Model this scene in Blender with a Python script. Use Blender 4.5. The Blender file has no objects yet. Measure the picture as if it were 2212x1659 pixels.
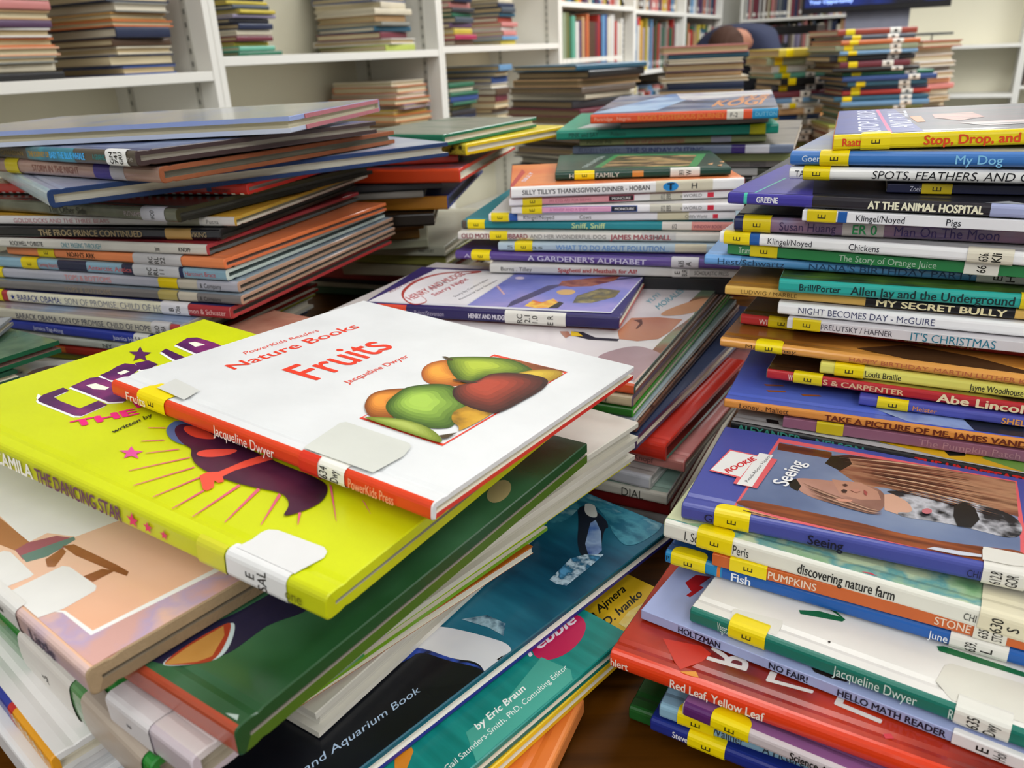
import bpy, bmesh, math, random
from mathutils import Vector, Matrix
random.seed(7)
scene = bpy.context.scene
# ------------------------------------------------------------------ camera
W_, H_ = 2212., 1659.
F_ = 1720.                     # focal length in pixels of the 2212 wide frame
PITCH = math.radians(22.6); ROLL = math.radians(2.62)
CAM = Vector((0, 0, 1.02))
TABLE_Z = 0.724
FW = Vector((0, math.cos(PITCH), -math.sin(PITCH)))
_r0 = Vector((1, 0, 0)); _u0 = _r0.cross(FW)
RT = math.cos(ROLL)*_r0 - math.sin(ROLL)*_u0
UP = RT.cross(FW)
cam = bpy.data.cameras.new('camera'); camo = bpy.data.objects.new('camera', cam)
scene.collection.objects.link(camo); scene.camera = camo
cam.sensor_width = 36; cam.lens = F_/W_*36
cam.clip_start = .01; cam.clip_end = 60
M = Matrix((RT, UP, -FW)).transposed().to_4x4(); M.translation = CAM
camo.matrix_world = M
cam.dof.use_dof = True; cam.dof.focus_distance = .40; cam.dof.aperture_fstop = 15
# ------------------------------------------------------------------ world, lamps, exposure
wd = bpy.data.worlds.new('world'); scene.world = wd; wd.use_nodes = True
bg = wd.node_tree.nodes['Background']; bg.inputs[0].default_value = (.93, .95, 1, 1); bg.inputs[1].default_value = .35
scene.view_settings.view_transform = 'Standard'; scene.view_settings.look = 'None'
scene.view_settings.gamma = 1; scene.view_settings.use_curve_mapping = False
scene.view_settings.exposure = 0.0
CEIL = 2.75
# (x, y, watts)
LAMPS = [(-1.2, -2.2, 23), (.2, -2.4, 23), (1.7, -2.2, 21), (-.3, -3.8, 24), (2.9, -.9, 20), (-.9, -.4, 2.5), (.9, -.4, 2.5), (.5, 1.5, 9), (2.4, 1.6, 48), (1.6, 3.2, 44), (3.2, 3.0, 36), (2.6, 5.0, 20)]
# ------------------------------------------------------------------ pixel helpers: where a line of sight meets a surface of the place
def ray(p):
    return ((p[0]-W_/2)*RT - (p[1]-H_/2)*UP + F_*FW)/F_
def at_h(p, h):
    r = ray(p); return CAM + r*(-h/r.z)
def at_plane(p, q, n):
    r = ray(p); return CAM + r*((q-CAM).dot(n)/r.dot(n))
def pix(P):
    d = P-CAM; z = d.dot(FW); return W_/2+F_*d.dot(RT)/z, H_/2-F_*d.dot(UP)/z
# ------------------------------------------------------------------ materials
def lin(c):
    return c/12.92 if c <= .04045 else ((c+.055)/1.055)**2.4
def rgb(s):
    s = s.lstrip('#'); return tuple(lin(int(s[i:i+2], 16)/255) for i in (0, 2, 4))
MC = {}
KIND = {'gloss': (.34, .12), 'film': (.24, .45), 'matte': (.6, 0), 'cloth': (.85, 0), 'ink': (.5, 0), 'paper': (.8, 0)}
def mat(c, kind='gloss'):
    k = (c, kind)
    if k in MC: return MC[k]
    m = bpy.data.materials.new('%s_%s' % (kind, c.strip('#'))); m.use_nodes = True
    nt = m.node_tree; b = nt.nodes['Principled BSDF']; N = nt.nodes.new; Lk = nt.links.new
    ro, co = KIND[kind]
    b.inputs['Roughness'].default_value = ro; b.inputs['Coat Weight'].default_value = co; b.inputs['Coat Roughness'].default_value = .12; b.inputs['Specular IOR Level'].default_value = .36
    col = rgb(c); b.inputs['Base Color'].default_value = (*col, 1)
    if kind in ('gloss', 'film', 'cloth', 'matte'):
        tc = N('ShaderNodeTexCoord'); nz = N('ShaderNodeTexNoise'); nz.inputs['Scale'].default_value = 30 if kind != 'cloth' else 400
        nz.inputs['Detail'].default_value = 6
        Lk(tc.outputs['Object'], nz.inputs['Vector'])
        mx = N('ShaderNodeMix'); mx.data_type = 'RGBA'
        mx.inputs[6].default_value = (*[x*.86 for x in col], 1); mx.inputs[7].default_value = (*[min(1, x*1.1+.004) for x in col], 1)
        Lk(nz.outputs[0], mx.inputs[0]); Lk(mx.outputs[2], b.inputs['Base Color'])
        nb = N('ShaderNodeTexNoise'); nb.inputs['Scale'].default_value = 90 if kind != 'cloth' else 900; Lk(tc.outputs['Object'], nb.inputs['Vector'])
        bp = N('ShaderNodeBump'); bp.inputs['Strength'].default_value = .10 if kind == 'gloss' else .22; bp.inputs['Distance'].default_value = .0012
        Lk(nb.outputs[0], bp.inputs['Height']); Lk(bp.outputs[0], b.inputs['Normal'])
    MC[k] = m; return m
def art(cols, scale=12, kind='gloss', stretch=(1, 1, 1), detail=4, dist=0.):
    """printed picture: blotches of several inks"""
    k = ('art', tuple(cols), scale, kind, stretch, detail, dist)
    if k in MC: return MC[k]
    m = bpy.data.materials.new('print_' + '_'.join(c.strip('#') for c in cols[:3])); m.use_nodes = True
    nt = m.node_tree; b = nt.nodes['Principled BSDF']; N = nt.nodes.new; Lk = nt.links.new
    ro, co = KIND[kind]; b.inputs['Roughness'].default_value = ro; b.inputs['Coat Weight'].default_value = co; b.inputs['Coat Roughness'].default_value = .12; b.inputs['Specular IOR Level'].default_value = .36
    tc = N('ShaderNodeTexCoord'); mp = N('ShaderNodeMapping'); mp.inputs['Scale'].default_value = stretch
    mp.inputs['Location'].default_value = (random.random()*9, random.random()*9, 0)
    nz = N('ShaderNodeTexNoise'); nz.inputs['Scale'].default_value = scale; nz.inputs['Detail'].default_value = detail; nz.inputs['Distortion'].default_value = dist
    cr = N('ShaderNodeValToRGB')
    Lk(tc.outputs['Object'], mp.inputs[0]); Lk(mp.outputs[0], nz.inputs['Vector']); Lk(nz.outputs[0], cr.inputs[0]); Lk(cr.outputs[0], b.inputs['Base Color'])
    n = len(cols); el = cr.color_ramp.elements
    while len(el) < n: el.new(.5)
    for i, c in enumerate(cols):
        el[i].position = .33 + .34*i/max(1, n-1); el[i].color = (*rgb(c), 1)
    bp = N('ShaderNodeBump'); bp.inputs['Strength'].default_value = .12; bp.inputs['Distance'].default_value = .0012
    nb = N('ShaderNodeTexNoise'); nb.inputs['Scale'].default_value = 90; Lk(tc.outputs['Object'], nb.inputs['Vector'])
    Lk(nb.outputs[0], bp.inputs['Height']); Lk(bp.outputs[0], b.inputs['Normal'])
    MC[k] = m; return m
def page_mat(c='e9e2d0'):
    k = ('page', c)
    if k in MC: return MC[k]
    m = bpy.data.materials.new('page_edges_'+c); m.use_nodes = True
    nt = m.node_tree; b = nt.nodes['Principled BSDF']; N = nt.nodes.new; Lk = nt.links.new
    b.inputs['Roughness'].default_value = .85
    tc = N('ShaderNodeTexCoord'); mp = N('ShaderNodeMapping'); mp.inputs['Scale'].default_value = (3, 3, 1600)
    nz = N('ShaderNodeTexNoise'); nz.inputs['Scale'].default_value = 1.5; nz.inputs['Detail'].default_value = 2
    Lk(tc.outputs['Object'], mp.inputs[0]); Lk(mp.outputs[0], nz.inputs['Vector'])
    col = rgb(c); mx = N('ShaderNodeMix'); mx.data_type = 'RGBA'
    mx.inputs[6].default_value = (*[x*.55 for x in col], 1); mx.inputs[7].default_value = (*[min(1, x*1.15) for x in col], 1)
    Lk(nz.outputs[0], mx.inputs[0]); Lk(mx.outputs[2], b.inputs['Base Color'])
    MC[k] = m; return m
def M_(c):
    """colour spec: hex, (hex, kind) or a material"""
    if isinstance(c, str): return mat(c)
    if isinstance(c, tuple): return mat(*c)
    return c
# ------------------------------------------------------------------ objects
def link(o, parent=None):
    scene.collection.objects.link(o)
    if parent is not None: o.parent = parent
    return o
def tag(o, label, cat, group=None, kind=None):
    if label: o['label'] = label
    if cat: o['category'] = cat
    if group: o['group'] = group
    if kind: o['kind'] = kind
    return o
class MB:
    def __init__(s): s.v = []; s.f = []; s.m = []; s.mats = []; s.sm = []
    def slot(s, m):
        m = M_(m)
        if m not in s.mats: s.mats.append(m)
        return s.mats.index(m)
    def add(s, vs, fs, m, smooth=False):
        i0 = len(s.v); s.v += [tuple(v) for v in vs]; k = s.slot(m)
        for f in fs: s.f.append([i+i0 for i in f]); s.m.append(k); s.sm.append(smooth)
    def box(s, c, d, m, R=None):
        vs = []
        for x in (-.5, .5):
            for y in (-.5, .5):
                for z in (-.5, .5):
                    p = Vector((x*d[0], y*d[1], z*d[2]))
                    if R: p = R @ p
                    vs.append(p+Vector(c))
        s.add(vs, [(0, 1, 3, 2), (4, 6, 7, 5), (0, 4, 5, 1), (2, 3, 7, 6), (0, 2, 6, 4), (1, 5, 7, 3)], m)
    def cyl(s, c, r, h, m, n=32, r2=None):
        r2 = r if r2 is None else r2; vs = []
        for k in range(n):
            a = 2*math.pi*k/n; vs.append((c[0]+r*math.cos(a), c[1]+r*math.sin(a), c[2])); vs.append((c[0]+r2*math.cos(a), c[1]+r2*math.sin(a), c[2]+h))
        fs = [(2*k, (2*k+2) % (2*n), (2*k+3) % (2*n), 2*k+1) for k in range(n)]
        s.add(vs, fs, m, True); s.add(vs, [[2*k for k in range(n)][::-1], [2*k+1 for k in range(n)]], m)
    def build(s, name, parent=None, bevel=0):
        me = bpy.data.meshes.new(name); me.from_pydata(s.v, [], s.f)
        for m in s.mats: me.materials.append(m)
        for p, k, q in zip(me.polygons, s.m, s.sm): p.material_index = k; p.use_smooth = q
        me.update(); o = bpy.data.objects.new(name, me); link(o, parent)
        if bevel:
            b = o.modifiers.new('bevel', 'BEVEL'); b.width = bevel; b.segments = 2; b.limit_method = 'ANGLE'
        return o
TX = {}
class Outline(list): n = 10**9     # n: vertices of one copy of the lettering
def textmesh(s, bold=0., italic=0.):
    """lettering outline as (verts, faces, width, cap height)"""
    k = (s, bold, italic)
    if k in TX: return TX[k]
    cu = bpy.data.curves.new('t', 'FONT'); cu.body = s; cu.resolution_u = 3; cu.shear = italic; cu.fill_mode = 'FRONT'
    o = bpy.data.objects.new('t', cu); link(o)
    dg = bpy.context.evaluated_depsgraph_get(); dg.update()
    me = bpy.data.meshes.new_from_object(o.evaluated_get(dg))
    vs = [(v.co.x, v.co.y) for v in me.vertices]; fs = [list(p.vertices) for p in me.polygons]
    bpy.data.objects.remove(o); bpy.data.curves.remove(cu); bpy.data.meshes.remove(me)
    if bold > 0:                     # heavier strokes: the outline repeated a hair to either side
        n = len(vs); base = list(vs); bf = list(fs)
        for q, dx, dy in ((1, bold, 0), (2, -bold, 0), (3, 0, bold*.6), (4, 0, -bold*.6)):
            vs += [(x+dx, y+dy) for x, y in base]; fs += [[i+n*q for i in f] for f in bf]
    x0 = min((v[0] for v in vs), default=0); x1 = max((v[0] for v in vs), default=1)
    o = Outline((x-x0, y) for x, y in vs); o.n = max(1, len(vs)//5) if bold > 0 else 10**9
    TX[k] = (o, fs, max(1e-3, x1-x0), .70); return TX[k]
# ------------------------------------------------------------------ book
STACK = {'h': 0.1}
def clip(poly, x0, x1, y0, y1):
    for ax, lim, sg in ((0, x0, 1), (0, x1, -1), (1, y0, 1), (1, y1, -1)):
        out = []
        for i in range(len(poly)):
            a, b = poly[i-1], poly[i]; da = (a[ax]-lim)*sg; db = (b[ax]-lim)*sg
            if (da < 0) != (db < 0):
                t = da/(da-db); out.append((a[0]+(b[0]-a[0])*t, a[1]+(b[1]-a[1])*t))
            if db >= 0: out.append(b)
        poly = out
        if len(poly) < 3: return []
    return poly
class Book:
    def __init__(s, Lx, Wy, t, Mw, front='ffffff', spine=None, back=None, etop=None, ebot=None, pages='e9e2d0', soft=False, rnd=.0, board=.0031, name='book'):
        s.L, s.W, s.t, s.M = Lx, Wy, t, Mw; s.Mi = Mw.inverted()
        spine = spine if spine is not None else front; back = back if back is not None else spine
        etop = etop if etop is not None else front; ebot = ebot if ebot is not None else back
        s.root = bpy.data.objects.new(name, None); link(s.root); s.root.matrix_world = Mw; s.root.empty_display_size = .02
        b = .0005 if soft else min(board, t*(.34 if board < .0035 else .44))
        y0 = -Wy/2; r = .0004 if soft else min(.0022, t*.3)
        bul = 0 if soft else rnd
        P = []
        g = 0 if soft else .0006
        P.append((Wy/2, 0, 'b'))
        if g: P += [(y0+.0115, 0, 'b'), (y0+.009, g, 'b'), (y0+.0065, 0, 'b')]
        n = 8
        sp = []
        for k in range(4): a = math.pi/2*k/3; sp.append((y0+r-r*math.sin(a), r-r*math.cos(a)))
        for k in range(1, 4): sp.append((y0, r+(t-2*r)*k/4))
        for k in range(4): a = math.pi/2*k/3; sp.append((y0+r-r*math.cos(a), t-r+r*math.sin(a)))
        for y, z in sp: P.append((y+bul*(2*z/t-1)**2, z, 's'))
        if g: P += [(y0+.0065, t, 'f'), (y0+.009, t-g, 'f'), (y0+.0115, t, 'f')]
        P.append((Wy/2, t, 'f'))
        s.P = P; s.b = b
        # arc length measured from the spine's centre
        cum = [0]
        for i in range(1, len(P)): cum.append(cum[-1]+math.dist(P[i][:2], P[i-1][:2]))
        mid = next(i for i in range(len(P)) if abs(P[i][1]-t/2) < 1e-7 and P[i][2] == 's')
        s.cum = [c-cum[mid] for c in cum]
        s.s_top = next(s.cum[i] for i in range(len(P)) if P[i][2] == 's' and abs(P[i][1]-t) < 1e-7)
        I = []
        for y, z, q in P:
            if q == 's': I.append((y0+b+bul*.5, min(max(z, b), t-b)))
            else: I.append((max(y, y0+b), b if q == 'b' else t-b))
        mb = MB(); c = min(.0005, b*.4)
        rings = []
        for x, k in ((-Lx/2, 1), (-Lx/2+c, 0), (Lx/2-c, 0), (Lx/2, 1)):
            f = c/b if k else 0
            rings.append([(x, y+(I[i][0]-y)*f, z+(I[i][1]-z)*f) for i, (y, z, q) in enumerate(P)])
        n = len(P)
        inn = [[(x, y, z) for y, z in I] for x in (-Lx/2, Lx/2)]
        V = sum(rings, [])+sum(inn, [])
        cl = {'f': front, 'b': back, 's': spine}; ce = {'f': etop, 'b': ebot, 's': spine if etop is front else etop}
        for i in range(n-1):
            q = P[i][2] if P[i][2] == P[i+1][2] else ('s' if 's' in (P[i][2], P[i+1][2]) and not g else (P[i][2] if P[i][2] != 's' else P[i+1][2]))
            if P[i][2] == 's' and P[i+1][2] == 's': q = 's'
            for j in range(3):
                mb.add([V[j*n+i], V[j*n+i+1], V[(j+1)*n+i+1], V[(j+1)*n+i]], [(0, 1, 2, 3)], cl[q] if j == 1 else ce[q])
            mb.add([V[4*n+i], V[4*n+i+1], V[i+1], V[i]], [(0, 1, 2, 3)], ce[q])
            mb.add([V[5*n+i], V[5*n+i+1], V[3*n+i+1], V[3*n+i]], [(3, 2, 1, 0)], ce[q])
            mb.add([V[4*n+i], V[4*n+i+1], V[5*n+i+1], V[5*n+i]], [(3, 2, 1, 0)], (pages, 'paper'))
        for i, e in ((0, ebot), (n-1, etop)):
            mb.add([V[j*n+i] for j in range(4)]+[V[5*n+i], V[4*n+i]], [(0, 1, 2, 3, 4, 5)], e)
        s.mb = mb; s.extra = []
        pb = MB(); m = .0005 if soft else .0032
        ya, yb = y0+b*1.05+bul*.5, Wy/2-m
        xs = Lx/2-m; z0, z1 = b*1.02, t-b*1.02
        vs = []; K = 6
        for k in range(K+1):
            z = z0+(z1-z0)*k/K; dy = 0 if soft else -.0012*(1-(2*k/K-1)**2)
            vs += [(-xs, ya, z), (xs, ya, z), (xs, yb+dy, z), (-xs, yb+dy, z)]
        fs = [(0, 3, 2, 1), (4*K, 4*K+1, 4*K+2, 4*K+3)]
        for k in range(K):
            for j in range(4): fs.append((4*k+j, 4*k+(j+1) % 4, 4*k+4+(j+1) % 4, 4*k+4+j))
        pb.add(vs, fs, page_mat(pages)); pb.build('page_block', s.root)
        s.layer = 0
    def surf(s, u, a, off):
        c = s.cum; a = min(max(a, c[0]), c[-1])
        i = 1
        while i < len(c)-1 and c[i] < a: i += 1
        f = (a-c[i-1])/max(1e-9, c[i]-c[i-1]); p, q = s.P[i-1], s.P[i]
        y = p[0]+(q[0]-p[0])*f; z = p[1]+(q[1]-p[1])*f
        dy, dz = q[0]-p[0], q[1]-p[1]; l = math.hypot(dy, dz) or 1
        return (u, y-dz/l*off, z+dy/l*off)
    def u_of(s, x):
        """place along the spine that a pixel column meets"""
        a, b = -3*s.L, 3*s.L
        f = lambda u: pix(s.M @ Vector((u, -s.W/2, s.t/2)))[0]
        # bracket inside the part in front of the camera
        lo, hi = -s.L/2, s.L/2
        for _ in range(3):
            xl, xh = f(lo), f(hi)
            if abs(xh-xl) < 1e-6: return 0
            u = lo+(hi-lo)*(x-xl)/(xh-xl); u = max(-2*s.L, min(2*s.L, u))
            e = .01; lo, hi = u-e, u+e
        return u
    def loc(s, p, face='f'):
        if face == 'f': q = s.M @ Vector((0, 0, s.t)); n = s.M.to_3x3() @ Vector((0, 0, 1))
        else: q = s.M @ Vector((0, -s.W/2, 0)); n = s.M.to_3x3() @ Vector((0, -1, 0))
        return s.Mi @ at_plane(p, q, n)
    def off(s):
        s.layer += 1; return .0001+.000014*s.layer
    # --- printing on the front board, outlines found by line of sight
    def G(s, pts, c, sm=None):
        o = s.off(); e = .0006
        if sm or (sm is None and not isinstance(c, str) and len(pts) >= 9):
            for _ in range(3):           # rounded outline
                pts = [q for i in range(len(pts)) for q in ((pts[i-1][0]*.75+pts[i][0]*.25, pts[i-1][1]*.75+pts[i][1]*.25), (pts[i-1][0]*.25+pts[i][0]*.75, pts[i-1][1]*.25+pts[i][1]*.75))]
        q = [s.loc(p) for p in pts]; q = clip([(v.x, v.y) for v in q], -s.L/2+e, s.L/2-e, -s.W/2+.003, s.W/2-e)
        if len(q) >= 3: s.mb.add([(x, y, s.t+o) for x, y in q], [list(range(len(q)))], c)
    def A(s, fr, c, at=None):
        """same in fractions of the cover: x along the spine 0..1, y away from it 0..1"""
        o = s.off(); q = [((x-.5)*s.L, (y-.5)*s.W) for x, y in fr]
        s.mb.add([(x, y, s.t+o) for x, y in q], [list(range(len(q)))], c)
    def ell(s, cx, cy, rx, ry, c, n=24, rot=0, px=True):
        pts = []
        for k in range(n):
            a = 2*math.pi*k/n; x, y = rx*math.cos(a), ry*math.sin(a)
            pts.append((cx+x*math.cos(rot)-y*math.sin(rot), cy+x*math.sin(rot)+y*math.cos(rot)))
        s.G(pts, c) if px else s.A(pts, c)
    def T(s, txt, p0, p1, ph, c, bold=0., italic=0., face='f', k=1.0):
        vs, fs, w, cap = textmesh(txt, bold, italic)
        a, b, d = s.loc(p0, face), s.loc(p1, face), s.loc(ph, face)
        ex = (b-a)/w; ey = (d-a)/cap*k; o = s.off()
        out = []
        for i, (x, y) in enumerate(vs):
            p = a+ex*x+ey*y; oo = o+(i//vs.n)*2.5e-6
            if face == 'f': p.z = s.t+oo
            else: p.y = -s.W/2-oo
            out.append(p)
        if face == 'f':
            m = .001; ok = lambda i: abs(out[i].x) < s.L/2-m and abs(out[i].y) < s.W/2-m
            fs = [f for f in fs if all(ok(i) for i in f)]
        s.mb.add(out, fs, M_((c, 'ink')) if isinstance(c, str) else c)
    # --- printing on the spine
    def S(s, txt, x0, x1, c, hf=.55, bold=.01, italic=0., yc=0., mb=None, extra=0.):
        vs, fs, w, cap = textmesh(txt, bold, italic); o = s.off()+extra
        u0, u1 = s.u_of(x0), s.u_of(x1); hh = s.t*hf
        out = [(u0+(u1-u0)*x/w, -s.W/2-o-.00005-(i//vs.n)*2.5e-6, s.t/2+yc*s.t+(y/cap-.5)*hh) for i, (x, y) in enumerate(vs)]
        fs = [f for f in fs if all(abs(out[i][0]) < s.L/2-.0008 for i in f)]
        (mb or s.mb).add(out, fs, (c, 'ink'))
    def band(s, x0, x1, c, a=-1., b=1., over=0.):
        u0, u1 = s.u_of(x0), s.u_of(x1); e = .0006
        u0, u1 = max(u0, -s.L/2+e), min(u1, s.L/2-e)
        if u1 <= u0: return
        s.strip(s.mb, u0, u1, a*s.s_top, b*s.s_top+over, c, s.off())
    def strip(s, mb, u0, u1, a0, a1, c, o, r=0.):
        ks = sorted({a0, a1, *[k for k in s.cum if a0 < k < a1], *( [a1-r*j/5 for j in range(6)] if r else [])})
        vs = []
        for a in ks:
            i = 0
            if r and a > a1-r: d = (a-(a1-r))/r; i = r*(1-math.sqrt(max(0, 1-d*d)))
            vs += [s.surf(u0+i, a, o), s.surf(u1-i, a, o)]
        mb.add(vs, [(2*k, 2*k+1, 2*k+3, 2*k+2) for k in range(len(ks)-1)], c)
    def sticker(s, x0, x1, c='f6dc00', name='dot_sticker', lines=(), over=.005, a=-.96, tc='1c1a14', hf=.5, r=.0048, rot=True, bold=0.01, kind='gloss', ts=None):
        mb = MB(); o = .00050 + .00006*len(s.extra); s.extra.append(name)
        u0, u1 = s.u_of(x0), s.u_of(x1); e = .0005
        u0, u1 = max(u0, -s.L/2+e), min(u1, s.L/2-e)
        if u1-u0 < .001: return
        s.strip(mb, u0, u1, a*s.s_top, s.s_top+over, (c, kind), o, r if over > r else 0)
        n = len(lines); uw = u1-u0
        if lines == ['E'] and ts is None and name == 'dot_sticker': ts = min(.0042, uw*.5); bold = 0.; hf = .42; tc = '3a3410'
        for i, tx in enumerate(lines):
            vs, fs, w, cap = textmesh(tx, bold, 0)
            if rot:      # reads upwards, first line on the left
                ch = min(uw*.62/n, .0042) if ts is None else ts
                wide = min(s.t*hf*1.35, ch*w/cap*.9, s.t*.8); uc = (u0+u1)/2+(i-(n-1)/2)*ch*1.35
                out = [(uc+(.5-y/cap)*ch, -s.W/2-o-.0001-(i_//vs.n)*2.5e-6, s.t/2+(x/w-.5)*wide) for i_, (x, y) in enumerate(vs)]
            else:
                hh = s.t*hf; out = [s.surf(u0+uw*(.1+.8*x/w), (y/cap-.5)*hh, o+.0001) for x, y in vs]
            mb.add(out, fs, (tc, 'ink'))
        mb.build(name, s.root)
    def done(s, label, group=None):
        s.cover = s.mb.build('cover', s.root)
        tag(s.root, label, 'book', group); return s
def place(h, O, P, l1, l2, side=1, dP=0., dW=0., sp='a', t=.008):
    """rectangle lying at height h below the lens -> world matrix of the book (origin: middle of its underside)"""
    A = at_h(O, h); B = at_h(P, h+dP if dP else h)
    e1 = (B-A); 
    if l1 is None: l1 = e1.length
    e1.normalize(); zz = Vector((0, 0, 1))
    e2 = zz.cross(e1)*side; e2.normalize()
    if dW: e2 = (e2*l2+Vector((0, 0, -dW))).normalized()
    n = e1.cross(e2).normalized()
    if n.z < 0: n = -n
    e2 = n.cross(e1)*side; e2.normalize()
    c = A+e1*l1/2+e2*l2/2
    inward = {'a': e2, 'b': -e2, 'c': e1, 'd': -e1}[sp]
    X = inward.cross(n).normalized(); Y = inward
    Lx, Wy = (l1, l2) if sp in 'ab' else (l2, l1)
    m = Matrix((X, Y, n)).transposed().to_4x4(); m.translation = c-n*t
    return m, Lx, Wy
GAP = .0009
def bk(O, P, l1=None, l2=.2, h=None, t=None, b=None, side=1, sp='a', dP=0., dW=0., gap=GAP, **kw):
    if h is None: h = STACK['h']
    if t is None:                                # thickness from the pixel row b of the lower edge under O
        A = at_h(O, h); t = .001
        for _ in range(6):
            y = pix(A-Vector((0, 0, t)))[1]; t *= (b-O[1])/max(.1, y-O[1])
        t = min(max(t, .0025), .03)
    m, Lx, Wy = place(h, O, P, l1, l2, side, dP, dW, sp, t)
    STACK['h'] = h+t+gap
    bo = Book(Lx, Wy, t, m, **kw); bo.h = h
    if DEBUG: print('BK h=%.4f t=%.4f L=%.3f W=%.3f c=(%.3f,%.3f)' % (h, t, Lx, Wy, m.translation.x, m.translation.y), kw.get('front') if isinstance(kw.get('front'), str) else '')
    return bo
DEBUG = False
YE = 'f0d400'
# ================================================================== front left pile
G1 = 'books in the front left pile'
def q3(pts, s, ox, oy): return [(ox+x/s, oy+y/s) for x, y in pts]
# Fruits
b = bk((238, 822), (933, 1089), l2=.174, h=.134, t=.0078, dP=.0125, dW=.009, front='e1e3e4', spine='e0421c', back='d8321c', ebot='d5301f', etop='e0e0e0', name='picture_book')
R_ = 'e23a20'
b.T('PowerKids Readers', (531, 766), (690, 716), (524, 761), R_)
b.T('Nature Books', (506, 799), (779, 707), (484, 790), R_, bold=.012)
b.T('Fruits', (683, 822), (853, 749), (606, 799), R_, bold=.012)
b.T('Jacqueline Dwyer', (751, 830), (885, 771), (738, 825), R_, bold=-.006)
fr = [(1068, 766), (1226.6, 804), (956, 964), (776, 904)]
b.G(fr, ('e23a20', 'gloss')); cx, cy = 1006.6, 859.5
b.G([(cx+(x-cx)*.965, cy+(y-cy)*.955) for x, y in fr], 'e2e4e5')
F3 = lambda pts: q3(pts, 1.8746, 220, 640)
def tone(b, pts, cols, dx=-.10, dy=-.16):
    cx, cy = sum(p[0] for p in pts)/len(pts), sum(p[1] for p in pts)/len(pts)
    w, h = max(p[0] for p in pts)-min(p[0] for p in pts), max(p[1] for p in pts)-min(p[1] for p in pts)
    for k, c in zip((1.09, 1.0, .91, .81, .70, .58, .45, .31), cols):
        q = 1-k; b.G([(cx+(x-cx)*k+w*dx*q, cy+(y-cy)*k+h*dy*q) for x, y in pts], art((c[0], c[1]), 60), sm=True)
def blend(a, b, n=8):
    h = lambda s: [int(s[i:i+2], 16) for i in (0, 2, 4)]
    mixc = lambda p, q, t: '%02x%02x%02x' % tuple(int(x+(y-x)*t) for x, y in zip(h(p), h(q)))
    return [(mixc(a, b, k/(n-1)), mixc(a, b, min(1, k/(n-1)+.13))) for k in range(n)]
tone(b, F3([(1297, 310), (1306, 290), (1330, 273), (1370, 264), (1405, 262), (1440, 330), (1480, 350), (1425, 362), (1360, 362), (1325, 350), (1303, 335)]), blend('a04c14', 'f4a63c'))
b.G(F3([(1645, 252), (1885, 308), (1800, 305), (1720, 300), (1680, 285)]), art(('5a2410', 'a85a20'), 30))
tone(b, F3([(1405, 262), (1412, 253), (1430, 250), (1530, 248), (1620, 254), (1675, 268), (1715, 290), (1728, 300), (1700, 312), (1640, 322), (1560, 325), (1510, 340), (1475, 352), (1440, 330), (1415, 295)]), blend('34500f', 'b4c63c'))
b.G(F3([(1378, 246), (1392, 246), (1420, 258), (1424, 264), (1400, 262)]), '4a3a1c')
tone(b, F3([(1655, 322), (1760, 298), (1878, 308), (1800, 352), (1740, 345), (1700, 335)]), blend('a07c1c', 'dcbc3c'))
tone(b, F3([(1068, 452), (1072, 430), (1085, 408), (1110, 393), (1150, 384), (1210, 380), (1275, 380), (1200, 420), (1175, 450), (1190, 488), (1140, 496), (1100, 490), (1080, 478)]), blend('7c3c10', 'f09a3c'))
tone(b, F3([(1158, 452), (1165, 432), (1185, 412), (1225, 382), (1260, 372), (1330, 364), (1390, 366), (1425, 380), (1440, 410), (1490, 445), (1450, 480), (1420, 500), (1410, 527), (1350, 532), (1300, 525), (1250, 515), (1200, 495), (1170, 475)]), blend('2c4c10', 'a8cc50'))
b.G(F3([(1415, 488), (1430, 468), (1490, 445), (1560, 462), (1597, 472), (1520, 518), (1440, 556), (1450, 535), (1418, 515)]), art(('4a3008', 'c89420', 'e0b03a'), 45))
tone(b, F3([(1428, 395), (1432, 378), (1450, 366), (1490, 358), (1530, 345), (1560, 325), (1610, 318), (1680, 320), (1740, 328), (1792, 345), (1770, 378), (1700, 418), (1600, 472), (1550, 466), (1500, 452), (1455, 430), (1435, 412)]), blend('2c0a0a', 'b4422c'))
b.G(F3([(1418, 346), (1432, 343), (1500, 350), (1525, 358), (1490, 358)]), '3a2412')
tone(b, F3([(1055, 497), (1110, 498), (1190, 502), (1260, 516), (1320, 540), (1358, 570), (1368, 594), (1340, 592)]), blend('6a7c1c', 'b0bf5c'))
b.G(F3([(1365, 572), (1440, 560), (1400, 582), (1378, 585)]), '4a3a20')
b.G([(340, 842), (380, 822), (432, 848), (398, 868)], 'd6d7d2')
b.G([(655, 972), (690, 948), (735, 918), (748, 916), (884, 962), (888, 970), (872, 990), (806, 1026)], 'd2d4cc')
b.band(650, 690, 'd8321c')
b.S('Fruits', 277, 318, 'f4e8e0', .55); b.S('Jacqueline Dwyer', 465, 597, 'f4ece8', .62, bold=-.01)
b.S('PowerKids Press', 757, 855, 'f0a080', .55)
b.sticker(299, 357, over=.010, lines=['E'], r=.004)
b.sticker(679, 746, 'f1efe6', 'call_number_label', ['634', 'Dwy'], over=.004, r=.001)
b.done('white hardcover with red spine and fruit picture on top of the lime green book', G1)
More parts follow.
